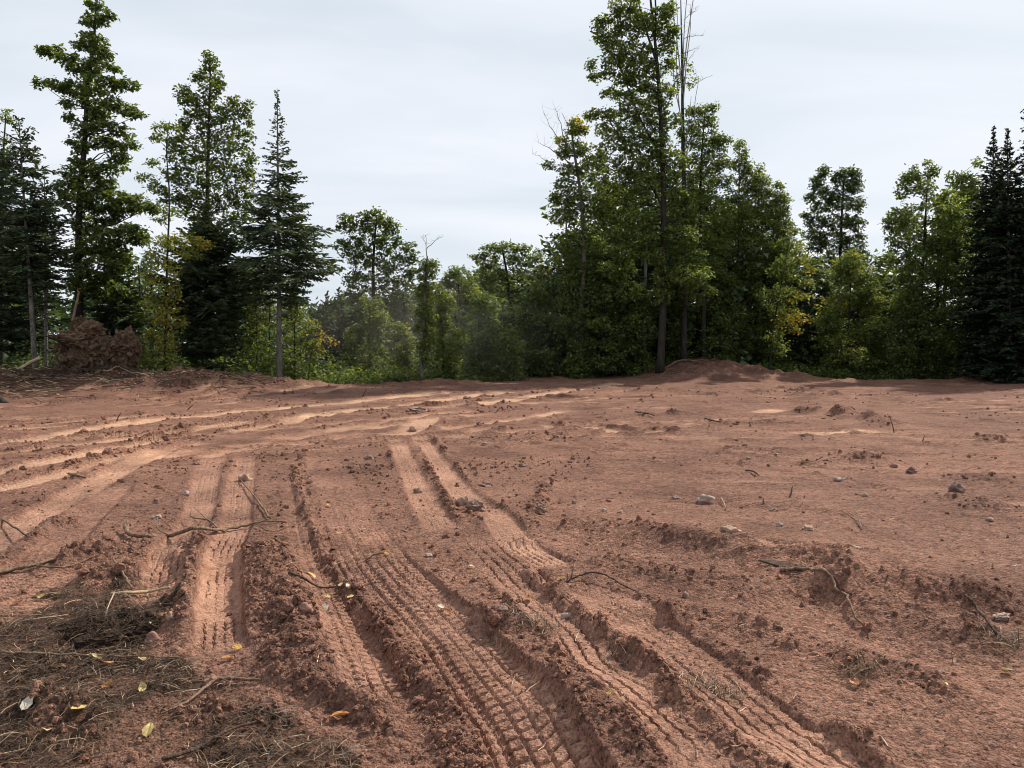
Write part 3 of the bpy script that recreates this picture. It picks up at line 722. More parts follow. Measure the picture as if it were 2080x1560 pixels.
def outline_clumps(rowsl, D, n, rx, rz, tint, gaps=0.0, deep=0.8):
    """clumps spread through a crown whose side view the rows (py, x left, x right) give"""
    rl = sorted(rowsl); ys = np.array([r[0] for r in rl], float); xl = np.array([r[1] for r in rl], float); xr = np.array([r[2] for r in rl], float)
    wgt = np.interp(np.linspace(ys[0], ys[-1], 200), ys, xr - xl); cdf = np.cumsum(wgt + 6); cdf /= cdf[-1]
    out = []
    for k in range(n):
        py = np.interp((k + RNG.uniform(0.1, 0.9)) / n, cdf, np.linspace(ys[0], ys[-1], 200))
        l, r = np.interp(py, ys, xl), np.interp(py, ys, xr)
        m = (l + r) / 2; hwid = (r - l) / 2
        s = RNG.uniform(-1, 1); s = np.sign(s) * abs(s) ** 0.75
        ww = min(rx, hwid * 0.9 + 4)
        px = m + s * max(hwid - ww * 0.55, 0)
        dpt = math.sqrt(max(0, 1 - s * s)) * hwid / F_PX * D * deep * RNG.uniform(-1, 1)
        out.append((px, py, ww * RNG.uniform(0.7, 1.25), rz * RNG.uniform(0.7, 1.3), tint + RNG.normal(0, 0.04), dpt))
    return out

def tree(name, label, D, trunk, r0, r1, clumps, leaf=0.15, bark=None, tints=0.25, dens=1.0, group=None, cat='tree', dead=(), base_z=None, limbs=True, tuft=10, forks=(), spread=0.15, spot=0.06, shrink=None):
    """trunk: photo points foot to top; clumps: (px, py, half width px, half height px[, tint[, depth offset m]])"""
    bark = bark or M_BARK
    k = D / F_PX
    foot = W(trunk[0][0], trunk[0][1], D)
    foot[2] = float(hgt(foot[0], foot[1])[0]) - 0.05 if base_z is None else base_z
    root = empty(name, foot, label, cat, group)
    tp = [foot] + [W(px, py, D + (0.35 * RNG.normal() * k * 8 if 0 < i else 0)) for i, (px, py) in enumerate(trunk[1:])]
    P = smooth_path(tp, 26)
    rad = np.interp(np.linspace(0, 1, 26), [0, 0.04, 1], [r0 * 1.35, r0, r1])
    a = Acc(); v, f = tube(P, rad, 9); a.add(v, f)
    a.build('trunk', bark, root, foot)
    br = Acc(); cr = Acc()
    for fk in forks:                         # big secondary stems
        Q = smooth_path([W(q[0], q[1], D + (q[2] if len(q) > 2 else 0)) for q in fk[0]], 14)
        lb = Acc(); v, f = tube(Q, np.linspace(fk[1], fk[2], 14), 6); lb.add(v, f)
        if len(fk) > 3: twigs(lb, Q, fk[3], fk[4])
        lb.build('limb', M_BARKPALE if 'aspen' in name else bark, root, foot)
    for c in clumps:
        px, py, rx, rz = c[:4]
        tint = c[4] if len(c) > 4 and c[4] is not None else tints
        off = c[5] if len(c) > 5 else RNG.uniform(-1, 1) * rx * k * 0.6
        cen = W(px, py, D + off)
        fk_ = shrink(py) if shrink else 1.0
        rr = np.array([rx * k, max(rx, rz) * k * 0.9, rz * k]) * fk_
        clump_leaves(cr, cen, rr, leaf, tint, dens * fk_, tuft, spread, spot=spot)
        if limbs:
            zz = P[:, 2]
            dist = np.linalg.norm((cen - P[np.argmin(np.abs(zz - cen[2]))])[:2])
            tz = cen[2] - 0.35 * dist - 0.15
            j = int(np.argmin(np.abs(zz - tz)))
            if dist > 0.25: limb(br, P[j], cen, max(0.012, rad[j] * 0.30), 0.008, RNG.uniform(-0.02, 0.10))
    for d in dead:                           # bare dead branches
        db = Acc()
        Q = limb(db, W(d[0], d[1], D), W(d[2], d[3], D + RNG.uniform(-0.4, 0.4)), d[4] if len(d) > 4 else 0.022, 0.006, -0.05, 8)
        twigs(db, Q, d[5] if len(d) > 5 else 5, np.linalg.norm(Q[0] - Q[-1]) * 0.35, 0.006)
        db.build('dead_branch', M_BARKGREY, root, foot)
    o = br.build('branches', bark, root, foot)
    if o: o['kind'] = 'stuff'
    NLEAF[0] += cr.n // 4; NLEAF[1].append((cr.n // 4, label[:30]))
    cr.build('crown', M_LEAF, root, foot, smooth=False)
    return root

def fir_crown(acc, br, H, prof, trunk_at, seed=0, whorl=0.30, per=6, droop=0.25, tint=0.35, dens=1.0, tw=0.055, ragged=0.25, gapy=0.0, fine=False):
    """prof: [(height, branch reach)]; flat sprays of needled twigs along drooping branches set in whorls"""
    g = np.random.default_rng(seed)
    hs = [p[0] for p in prof]; rs = [p[1] for p in prof]
    z = min(hs)
    cards = []; tints = []
    while z < H - 0.05:
        reach = np.interp(z, hs, rs)
        nb = max(3, int(per * (0.7 + 0.5 * min(1, reach))))
        a0 = g.uniform(0, 6.28)
        for b in range(nb):
            if g.random() < gapy: continue
            az = a0 + b * 6.283 / nb + g.normal(0, 0.22)
            ln = reach * (1 + g.normal(0, ragged)); ln = max(ln, 0.08)
            el = np.interp(z / H, [0, 0.5, 0.8, 1], [-droop, -droop * 0.35, 0.15, 0.9]) + g.normal(0, 0.10)
            hd = np.array([math.cos(az), math.sin(az), 0.0])
            n = max(3, int(ln / 0.07 * dens))
            t = np.linspace(0.06, 1, n)
            zb = z + g.normal(0, 0.06)
            px = trunk_at(zb)
            P = px + hd * (t[:, None] * ln * math.cos(el)) + np.array([0, 0, 1.0]) * (t * ln * math.sin(el) + (0.16 if not fine else 0.02) * ln * t * t)[:, None] + g.normal(0, 0.018, (n, 3))
            if br is not None and ln > 0.4:
                v, f = tube(np.array([px, P[n // 2], P[-1]]), [0.016, 0.011, 0.005], 3, cap=False); br.add(v, f)
            side = np.array([-hd[1], hd[0], 0.0])
            for sg in (-1, 1):
                tl = (0.36 * (1 - t) * ln + min(0.13, 0.04 + 0.12 * ln) + 0.03 * ln) * g.uniform(0.6, 1.2, n) * (t > 0.12)
                ang = g.uniform(0.7, 1.1, n)
                dr = hd[None] * np.cos(ang)[:, None] + side[None] * (sg * np.sin(ang))[:, None] + np.array([0, 0, 1.0]) * g.normal(-0.12, 0.22, n)[:, None]
                cards.append((P, P + dr * tl[:, None])); tints.append(np.full(n, tint + g.normal(0, 0.05)))
                if fine:                 # each twig forks again
                    for s2 in (-1, 1):
                        Q = P + dr * (tl * g.uniform(0.25, 0.6, n))[:, None]
                        lat = np.cross(dr, np.array([0, 0, 1.0])); lat /= np.linalg.norm(lat, axis=1, keepdims=True) + 1e-9
                        d2 = dr * 0.75 + lat * (s2 * 0.66) + np.array([0, 0, 1.0]) * g.normal(-0.15, 0.2, n)[:, None]
                        cards.append((Q, Q + d2 * (tl * g.uniform(0.35, 0.6, n))[:, None])); tints.append(np.full(n, tint + g.normal(0, 0.06)))
            cards.append((P[:-1], P[1:] + (P[1:] - P[:-1]) * 0.2)); tints.append(np.full(n - 1, tint))
        z += whorl * g.uniform(0.75, 1.25) * np.interp(z / H, [0, 0.7, 1], [1.1, 0.9, 0.5])
    A = np.concatenate([c[0] for c in cards]); B = np.concatenate([c[1] for c in cards]); T = np.concatenate(tints)
    ok = np.linalg.norm(B - A, axis=1) > 0.03
    A, B, T = A[ok], B[ok], T[ok]
    d = B - A; L_ = np.linalg.norm(d, axis=1, keepdims=True)
    w1 = np.cross(d, np.array([0, 0, 1.0])); w1 /= np.linalg.norm(w1, axis=1, keepdims=True) + 1e-9
    w2 = np.cross(w1, d / L_)
    n = len(A)
    rl = g.normal(0.3, 0.6, n)[:, None]
    for w, k in ([(w1 * np.cos(rl) + w2 * np.sin(rl), 1.15)] if fine else [(w1 + 0.5 * w2, 1.0), (w2 - 0.4 * w1, 0.65)]):
        ww = w * (tw * k * g.uniform(0.7, 1.3, n))[:, None]
        v = np.stack([A - ww * 0.5, A + (B - A) * 0.55 - ww, B, A + (B - A) * 0.5 + ww], 1).reshape(-1, 3)
        acc.add(v, np.arange(n)[:, None] * 4 + np.array([0, 1, 2, 3])[None], np.repeat(T, 4))

def fir(name, label, D, foot_px, top_px, prof_px, r0, seed, whorl=0.30, per=6, droop=0.25, tint=0.35, dens=1.0, bark=None, group=None, lower=(), ragged=0.25, gapy=0.0, tw=0.055, lean=0.0, base_z=None, fine=False):
    """prof_px: (py, reach in photo pixels) from the lowest live branches up"""
    k = D / F_PX
    foot = W(foot_px[0], foot_px[1], D)
    foot[2] = float(hgt(foot[0], foot[1])[0]) - 0.05 if base_z is None else base_z
    root = empty(name, foot, label, 'tree', group)
    top = W(top_px[0], top_px[1], D) - foot
    H = top[2]
    a = Acc()
    P = np.array([[0, 0, 0], top * 0.3 + [0, 0.03, 0], top * 0.65, top])
    P = smooth_path(P, 20)
    v, f = tube(P, np.interp(np.linspace(0, 1, 20), [0, 0.05, 1], [r0 * 1.25, r0, 0.012]), 9); a.add(v, f)
    a.build('trunk', bark or M_BARKGREY, root)
    at = lambda z: np.array([np.interp(z, P[:, 2], P[:, 0]), np.interp(z, P[:, 2], P[:, 1]), z])
    prof = sorted([(float((W(0, py, D) - foot)[2]), rpx * k) for py, rpx in prof_px])
    cr = Acc(); br = Acc()
    fir_crown(cr, br, H, prof, at, seed, whorl, per, droop, tint, dens, tw, ragged, gapy, fine)
    g = np.random.default_rng(seed + 900)
    for (pya, pyb, nn, ln) in lower:         # dead lower branches
        for _ in range(nn):
            z = float((W(0, g.uniform(pyb, pya), D) - foot)[2]); az = g.uniform(0, 6.28); l2 = ln * k * g.uniform(0.4, 1.1)
            q = at(z); e = q + np.array([math.cos(az) * l2, math.sin(az) * l2, -0.35 * l2])
            Q = limb(br, q, e, 0.014, 0.004, 0.05, 6, 3); twigs(br, Q, 3, l2 * 0.4, 0.005, -0.5)
    o = br.build('branches', M_BARK, root)
    if o: o['kind'] = 'stuff'
    NLEAF[0] += cr.n // 4; NLEAF[1].append((cr.n // 4, label[:30]))
    cr.build('crown', M_NEEDLE, root, smooth=False)
    return root
# ------------------------------------------------------------------ left side
# tall maple in tiers
tree('maple_tree', 'tallest maple on the left, foliage in flat separate tiers, rising behind the upturned root plate', 32.5,
     [(163, 735), (160, 600), (161, 420), (172, 290), (178, 180), (190, 90), (196, -10)], 0.17, 0.03,
     [(192, 8, 16, 18), (200, 38, 26, 12), (218, 32, 14, 12), (182, 44, 18, 9), (180, 78, 24, 18), (200, 84, 18, 18), (168, 92, 15, 13), (215, 108, 20, 10), (196, 100, 18, 10),
      (108, 103, 28, 12), (88, 104, 10, 12), (135, 118, 28, 14), (158, 136, 28, 14), (205, 128, 30, 13), (232, 138, 10, 7), (180, 140, 28, 16),
      (90, 170, 26, 11), (122, 172, 28, 13), (152, 180, 26, 18), (185, 170, 28, 20, .33), (218, 168, 30, 12), (262, 172, 24, 12), (240, 178, 18, 10),
      (200, 195, 26, 18, .36), (228, 210, 24, 15), (256, 222, 22, 14), (278, 232, 14, 9), (136, 210, 16, 9), (172, 205, 14, 14), (205, 225, 24, 14, .32),
      (145, 240, 14, 12), (198, 238, 28, 16), (178, 262, 26, 15), (215, 258, 30, 13), (250, 268, 22, 14), (262, 292, 22, 11), (165, 290, 26, 17), (205, 288, 28, 16), (232, 296, 26, 12), (160, 305, 12, 10),
      (168, 335, 26, 18), (200, 345, 26, 18), (235, 335, 26, 18, .33), (248, 318, 14, 14), (150, 350, 22, 18),
      (135, 385, 26, 22), (175, 375, 32, 22, .3), (215, 372, 26, 18), (160, 410, 36, 22), (205, 410, 36, 22), (240, 400, 26, 16, .42), (250, 420, 34, 18, .4), (215, 440, 30, 18), (285, 412, 28, 14), (310, 422, 18, 10),
      (180, 460, 40, 24), (225, 480, 40, 20), (265, 472, 34, 18), (285, 485, 22, 12), (190, 500, 40, 22), (160, 520, 34, 24), (210, 540, 44, 22), (235, 520, 30, 20), (175, 570, 44, 24), (215, 590, 40, 26)],
     leaf=0.17, tints=0.22, dens=1.35, tuft=14, spread=0.14, shrink=lambda py: float(np.interp(py, [0, 330, 420], [0.84, 0.88, 1.0])))
# second maple
mm = [(424, 118, 12, 12), (432, 135, 12, 12), (422, 150, 18, 14), (440, 162, 14, 16), (402, 160, 12, 10), (428, 180, 24, 14), (446, 172, 8, 12), (376, 184, 14, 9), (370, 200, 14, 9), (385, 206, 20, 12), (410, 205, 20, 12), (430, 205, 14, 14),
      (476, 205, 12, 8), (503, 215, 8, 12), (490, 230, 16, 12), (462, 222, 22, 12), (395, 225, 22, 14), (440, 232, 26, 16), (412, 240, 22, 14), (376, 246, 12, 10), (372, 262, 14, 9), (430, 258, 30, 14), (470, 250, 26, 14), (505, 245, 6, 10),
      (350, 285, 16, 12), (378, 285, 20, 14), (420, 285, 30, 16), (465, 280, 26, 16), (500, 278, 16, 12), (355, 305, 20, 12), (390, 312, 30, 16), (440, 312, 34, 16), (485, 305, 26, 14), (510, 322, 10, 10), (365, 330, 26, 16), (410, 338, 36, 18), (460, 340, 34, 18), (500, 340, 22, 14),
      (345, 352, 18, 12), (375, 365, 30, 16), (430, 368, 34, 18), (480, 372, 32, 18), (505, 360, 18, 12), (300, 362, 22, 9), (322, 382, 22, 11), (338, 400, 16, 14), (378, 395, 26, 18), (410, 402, 32, 18), (455, 400, 32, 18), (492, 402, 28, 18),
      (390, 430, 30, 20), (440, 432, 36, 22), (485, 435, 28, 22), (372, 415, 18, 16), (420, 465, 32, 20), (470, 468, 30, 20)]
tree('maple_tree', 'second maple with a pointed loose crown between the tiered maple and the pointed fir', 31.5,
     [(420, 780), (419, 600), (421, 420), (424, 260), (428, 120)], 0.14, 0.02, mm, leaf=0.145, tints=0.25, dens=1.3)
# the big pointed fir
fir('fir_tree', 'tall pointed fir with a straight bare lower trunk at the edge of the dirt', 30.0, (568, 786), (563, 180),
    [(610, 55), (570, 92), (540, 98), (500, 88), (470, 92), (435, 78), (415, 66), (395, 38), (370, 46), (340, 36), (320, 24), (290, 18), (260, 11), (230, 7), (205, 4), (185, 2)],
    0.125, 7, whorl=0.235, per=6, droop=0.25, tint=0.40, dens=0.72, lower=[(750, 590, 26, 60)], ragged=0.3, tw=0.032, gapy=0.06, fine=True)
# firs at the left edge
fir('fir_tree', 'fir with a pale bare trunk nearest the left edge, behind the brush bank', 27.5, (72, 742), (38, 238),
    [(600, 30), (540, 60), (470, 66), (420, 62), (380, 55), (340, 50), (310, 40), (280, 26), (255, 12), (243, 3)],
    0.10, 17, whorl=0.27, per=6, droop=0.2, tint=0.34, dens=0.72, tw=0.032, gapy=0.08, fine=True, lower=[(720, 540, 30, 42)], ragged=0.3)
fir('fir_tree', 'slimmer dark fir just right of the pale trunked fir, left of the root plate', 28.5, (92, 742), (90, 352),
    [(640, 34), (580, 46), (520, 50), (460, 42), (420, 34), (390, 22), (365, 8)],
    0.075, 27, whorl=0.27, per=6, droop=0.2, tint=0.32, dens=0.72, tw=0.032, gapy=0.08, fine=True, lower=[(730, 600, 22, 30)], ragged=0.3)
fir('fir_tree', 'dark fir filling the left edge of the picture behind the pale trunk', 31.0, (-12, 745), (-20, 275),
    [(700, 110), (600, 100), (500, 85), (420, 60), (340, 36), (290, 8)], 0.12, 37, whorl=0.4, tint=0.25, dens=0.7)
tree('maple_tree', 'maple tip with brownish leaves showing above the firs at the left edge', 36.0, [(2, 740), (4, 400), (12, 225)], 0.10, 0.02,
     [(14, 225, 7, 8, .5), (8, 240, 9, 8, .45), (16, 243, 6, 6, .5), (-5, 300, 30, 30), (0, 370, 40, 36), (-10, 460, 50, 50), (10, 560, 50, 50)], leaf=0.15, tints=0.25, dens=0.7)
# yellowing young tree and its sparse leader
tree('birch_tree', 'slender young tree with yellowing leaves right of the root plate', 28.0,
     [(333, 760), (336, 640), (340, 520), (344, 400), (338, 300), (345, 245)], 0.055, 0.008,
     [(330, 260, 18, 10, .3), (318, 278, 12, 6, .3), (352, 262, 10, 8, .3), (312, 330, 10, 8, .3), (345, 430, 20, 10, .35), (330, 445, 18, 10, .35)] +
     [(318, 500, 26, 18, .52), (345, 490, 20, 16, .48), (320, 530, 30, 20, .55), (350, 545, 20, 22, .6), (305, 560, 22, 18, .5), (335, 580, 30, 22, .6), (352, 600, 16, 18, .62), (318, 615, 28, 20, .56), (345, 640, 26, 20, .66), (325, 665, 26, 20, .64), (365, 655, 14, 12, .64), (310, 690, 24, 20, .58), (340, 695, 22, 22, .62), (320, 725, 30, 22, .58), (345, 735, 18, 18, .62), (295, 735, 18, 18, .5), (375, 490, 30, 16, .58), (410, 495, 24, 16, .66), (385, 515, 24, 12, .55)],
     leaf=0.12, dens=1.25, tints=0.52)
fir('fir_tree', 'dark bushy fir with a thin grey trunk in front of the second maple', 30.0, (414, 780), (418, 440),
    [(745, 40), (680, 62), (620, 75), (560, 72), (520, 60), (480, 34), (455, 14)], 0.06, 47, whorl=0.22, per=7, droop=0.15, tint=0.33, dens=1.1)
fir('fir_tree', 'small dark fir in the shade left of the yellowing young tree', 34.0, (238, 752), (232, 470), [(740, 60), (660, 66), (600, 52), (540, 34), (490, 10)], 0.06, 57, tint=0.3)
fir('fir_tree', 'green fir standing behind the gap between second maple and pointed fir', 36.0, (482, 775), (484, 520), [(760, 44), (690, 50), (620, 42), (560, 24), (530, 6)], 0.06, 67, tint=0.5)
tree('maple_sapling', 'pale green sapling thicket just left of the pointed fir trunk', 30.5, [(520, 780), (522, 680), (518, 590)], 0.03, 0.008,
     outline_clumps([(575, 505, 535), (640, 490, 550), (700, 488, 556), (770, 480, 560)], 30.5, 20, 22, 15, .36), leaf=0.13, dens=0.55)
tree('maple_sapling', 'leafy sapling with olive leaves just right of the pointed fir trunk', 30.8, [(600, 780), (598, 680), (606, 580)], 0.035, 0.008,
     outline_clumps([(560, 596, 616), (620, 575, 640), (690, 572, 650), (770, 575, 650)], 30.8, 18, 22, 15, .40), leaf=0.13, dens=0.55)
tree('maple_sapling', 'sapling with orange yellow leaves leaning out by the dusty gap', 31.0, [(625, 775), (632, 720), (650, 685)], 0.02, 0.006,
     [(655, 685, 20, 12, .74), (672, 692, 10, 10, .78), (640, 700, 16, 10, .66), (630, 660, 18, 14, .6), (622, 725, 22, 18, .55), (648, 712, 12, 10, .62)], leaf=0.11, dens=0.7)
tree('fir_understory', 'brown twiggy half dead young fir behind the pointed fir trunk', 32.0, [(545, 775), (548, 650), (550, 520)], 0.04, 0.01,
     outline_clumps([(520, 530, 570), (600, 515, 600), (680, 525, 600)], 32, 14, 26, 24, .42), leaf=0.09, dens=0.5, dead=[(548, 600, 515, 640), (549, 560, 590, 590), (547, 640, 600, 670), (549, 580, 520, 600)], cat='tree')
# ------------------------------------------------------------------ middle
tree('maple_tree', 'dark round headed maple standing alone against the sky in the middle distance', 40.0,
     [(762, 780), (760, 650), (758, 540), (765, 440)], 0.16, 0.03,
     [(760, 440, 28, 16), (738, 442, 16, 12), (782, 448, 18, 12), (705, 446, 20, 12), (700, 462, 18, 12), (730, 462, 28, 16), (765, 466, 34, 18), (795, 462, 18, 16), (690, 498, 18, 12), (712, 492, 24, 14), (715, 515, 24, 12), (750, 495, 36, 20), (790, 492, 28, 16), (808, 490, 10, 10), (828, 500, 18, 12), (840, 520, 12, 12), (822, 530, 18, 14), (735, 525, 30, 18), (780, 525, 36, 20), (760, 555, 48, 22), (720, 570, 24, 18), (805, 560, 36, 20), (838, 552, 12, 12), (735, 595, 36, 20), (785, 595, 44, 22), (825, 590, 30, 22), (760, 630, 44, 22), (810, 625, 40, 24), (715, 605, 20, 16), (790, 660, 44, 24)],
     leaf=0.17, tints=0.2, dens=1.0)
tree('beech_sapling', 'pale green bushy young tree in the dusty gap below the dark maple', 33.0, [(752, 778), (750, 690), (752, 605)], 0.045, 0.01,
     outline_clumps([(600, 742, 758), (640, 715, 785), (690, 705, 795), (740, 705, 790), (775, 715, 780)], 33, 32, 21, 13, .36), leaf=0.14, dens=0.75)
tree('beech_sapling', 'pale green low young tree left of the leaf clad pole', 32.5, [(818, 778), (815, 720), (815, 660)], 0.03, 0.01,
     outline_clumps([(655, 805, 825), (690, 795, 840), (730, 790, 845), (775, 795, 840)], 32.5, 18, 19, 13, .38), leaf=0.14, dens=0.75)
tree('aspen_tree', 'slim pole of a tree clad in leaves with a bare forked dead top', 31.0,
     [(855, 783), (858, 700), (862, 620), (866, 550), (868, 520)], 0.11, 0.03,
     [(868, 535, 14, 10), (880, 545, 8, 16), (860, 555, 14, 14), (872, 575, 14, 18), (858, 590, 14, 16), (868, 610, 16, 18), (856, 630, 12, 16), (868, 650, 14, 18), (856, 665, 12, 14), (876, 640, 8, 16, .42), (866, 690, 10, 18), (856, 705, 10, 12), (876, 680, 8, 20, .42), (864, 725, 10, 14)],  # the yellower clumps on the right edge have sunlight put into their tint
     leaf=0.12, tints=0.34, dens=2.6, bark=M_BARKGREY, dead=[(868, 525, 864, 478, 0.02, 6), (867, 505, 896, 482, 0.016, 6), (866, 500, 856, 480, 0.012, 5)])
tree('beech_sapling', 'bright green bushy young tree just right of the leaf clad pole', 32.0, [(900, 780), (900, 690), (892, 590)], 0.05, 0.01,
     outline_clumps([(585, 885, 905), (630, 880, 930), (690, 878, 945), (740, 885, 935), (775, 880, 930)], 32, 30, 20, 13, .40), leaf=0.14, dens=0.75)
tree('maple_tree', 'wind swept maple with an airy spreading top right of the middle gap', 42.0,
     [(1040, 775), (1038, 650), (1030, 560), (1020, 505)], 0.14, 0.03,
     [(1000, 505, 30, 9), (1030, 502, 30, 10), (1060, 506, 22, 10), (975, 520, 18, 8), (985, 535, 24, 10), (1020, 525, 36, 12), (1060, 530, 30, 14), (1090, 520, 16, 12, .45), (1100, 545, 14, 10, .62), (1085, 565, 18, 10, .6), (1105, 560, 10, 8, .85), (1000, 555, 30, 14), (1045, 560, 34, 16), (1020, 590, 36, 16), (1065, 595, 34, 18), (1090, 600, 22, 18, .4), (1030, 625, 40, 20), (1075, 630, 34, 20)],
     leaf=0.16, tints=0.3, dens=1.4)
tree('maple_tree', 'pale wind blown maple crown left of the airy spreading maple', 44.0, [(935, 775), (936, 660), (930, 560)], 0.12, 0.03,
     outline_clumps([(550, 915, 945), (575, 892, 965), (610, 885, 985), (660, 890, 1000), (720, 890, 1000)], 44, 54, 24, 13, .36), leaf=0.15, dens=0.95)
tree('beech_sapling', 'dense mid green young tree in the middle right of the bright sapling', 34.0, [(975, 775), (972, 690), (975, 600)], 0.05, 0.01,
     outline_clumps([(595, 960, 990), (640, 945, 1010), (700, 940, 1020), (770, 945, 1015)], 34, 34, 23, 14, .32), leaf=0.14, dens=0.8)
tree('beech_sapling', 'young tree with fresh leaves at the foot of the airy maple', 33.5, [(1030, 772), (1032, 720), (1034, 670)], 0.03, 0.008,
     outline_clumps([(665, 1020, 1050), (700, 1010, 1060), (770, 1005, 1065)], 33.5, 18, 19, 13, .38), leaf=0.14, dens=0.75)
tree('beech_sapling', 'dark green young tree between airy maple and central cluster', 36.0, [(1095, 770), (1094, 690), (1092, 600)], 0.05, 0.01,
     outline_clumps([(590, 1075, 1110), (650, 1050, 1140), (720, 1050, 1150), (770, 1060, 1150)], 36, 42, 25, 16, .2), leaf=0.15, dens=0.85)
fir('fir_tree', 'small pointed spruce top peeping beside the central cluster', 44.0, (1125, 770), (1126, 510), [(740, 40), (650, 34), (590, 22), (540, 9), (520, 2)], 0.06, 77, tint=0.3)
for i, (fx, tp, lb) in enumerate([(664, 592, 'dark little fir left of the dark maple, tip against the sky'), (688, 584, 'second dark little fir touching the dark maple crown'), (642, 640, 'dark low fir behind the orange leaved sapling'), (920, 600, 'narrow fir hidden between the pale maples in the middle')]):
    fir('fir_tree', lb, 42.0 + i, (fx, 775), (fx, tp), [(765, 40), (700, 36), (650, 24), (tp + 12, 4)], 0.06, 80 + i, tint=0.3)
# ------------------------------------------------------------------ the central cluster
tree('maple_tree', 'lichen grey trunked maple at the left of the central cluster with dead upper branches', 35.5,
     [(1182, 765), (1180, 650), (1186, 520), (1180, 400), (1165, 300), (1160, 250)], 0.14, 0.03,
     [(1168, 248, 12, 10, .6), (1160, 262, 14, 10, .5), (1175, 268, 16, 10, .42), (1140, 285, 12, 9, .6), (1185, 262, 10, 8, .6), (1145, 312, 16, 10), (1115, 335, 12, 6), (1170, 300, 26, 16), (1200, 310, 30, 16, .3), (1155, 345, 22, 16), (1195, 345, 36, 18), (1150, 375, 24, 16), (1195, 385, 36, 20), (1145, 405, 24, 14), (1128, 400, 12, 10), (1170, 415, 30, 20), (1215, 420, 30, 22), (1140, 440, 26, 18), (1180, 460, 36, 22), (1150, 490, 30, 22), (1200, 500, 36, 24), (1145, 530, 26, 20), (1190, 545, 40, 24), (1155, 575, 30, 22), (1210, 590, 36, 24), (1160, 620, 34, 24), (1150, 660, 30, 22), (1200, 650, 40, 26)],
     leaf=0.145, tints=0.29, dens=1.8, bark=M_BARKGREY,
     dead=[(1155, 330, 1095, 290, 0.03, 9), (1150, 320, 1105, 232, 0.028, 12), (1152, 300, 1128, 222, 0.025, 12), (1120, 335, 1082, 312, 0.015, 6), (1158, 270, 1141, 228, 0.02, 8), (1140, 350, 1090, 332, 0.02, 5)])
big = [(1255, 12, 16, 14), (1285, 10, 26, 14), (1250, 35, 12, 10), (1290, 30, 26, 16), (1265, 50, 18, 12), (1312, 45, 26, 16), (1345, 30, 26, 22), (1360, 15, 14, 14), (1215, 48, 16, 12), (1230, 42, 10, 10), (1220, 72, 16, 16), (1240, 80, 22, 14), (1255, 62, 16, 12), (1300, 62, 26, 14), (1345, 60, 26, 22), (1372, 62, 10, 14), (1250, 100, 28, 16), (1280, 90, 18, 12), (1240, 128, 26, 14), (1270, 120, 28, 16), (1310, 105, 22, 16), (1350, 95, 24, 18), (1198, 132, 10, 9), (1210, 155, 12, 10), (1235, 150, 12, 8), (1295, 135, 34, 18), (1330, 145, 24, 20), (1360, 130, 14, 12), (1265, 160, 26, 16), (1300, 165, 30, 18), (1240, 190, 20, 12), (1270, 195, 28, 14), (1310, 192, 34, 18, .36), (1350, 185, 26, 18, .38), (1290, 215, 36, 16, .36), (1335, 212, 34, 18, .38), (1200, 235, 18, 10), (1225, 232, 24, 12), (1260, 235, 32, 16), (1310, 240, 36, 18), (1355, 245, 28, 20), (1235, 262, 32, 16), (1280, 270, 36, 18), (1330, 275, 32, 20), (1245, 290, 28, 14), (1290, 300, 34, 18), (1345, 300, 28, 18), (1240, 325, 34, 18), (1285, 335, 34, 20), (1325, 330, 30, 20), (1370, 325, 30, 20), (1250, 360, 36, 20), (1300, 370, 36, 22), (1350, 365, 34, 20), (1245, 395, 36, 20), (1295, 405, 36, 20), (1375, 400, 34, 22), (1240, 430, 36, 22), (1300, 445, 34, 22), (1385, 440, 36, 24), (1255, 470, 36, 22), (1310, 485, 30, 22), (1380, 480, 40, 24), (1265, 510, 34, 22), (1395, 520, 44, 24, .36), (1330, 520, 26, 20, .35), (1260, 550, 34, 22), (1400, 560, 44, 22, .4), (1350, 560, 26, 24, .38), (1340, 600, 24, 18, .42), (1280, 590, 30, 20), (1420, 590, 34, 18, .36)]
tree('maple_tree', 'tallest maple in the centre, thick dark trunk at the foot of the soil mound', 34.5,
     [(1340, 772), (1346, 640), (1348, 480), (1346, 340), (1340, 200), (1330, 80), (1318, -30)], 0.175, 0.04, big, leaf=0.155, tints=0.28, dens=1.7, bark=M_BARK, shrink=lambda py: float(np.interp(py, [0, 250, 380, 450], [0.9, 0.92, 1.0, 1.0])),
     forks=[([(1335, 130), (1312, 60), (1290, -20)], 0.06, 0.02), ([(1345, 320), (1300, 240), (1255, 130), (1215, 75)], 0.05, 0.012), ([(1330, 90), (1332, 30), (1330, -30)], 0.05, 0.03), ([(1346, 420), (1300, 340), (1230, 235)], 0.05, 0.012)])
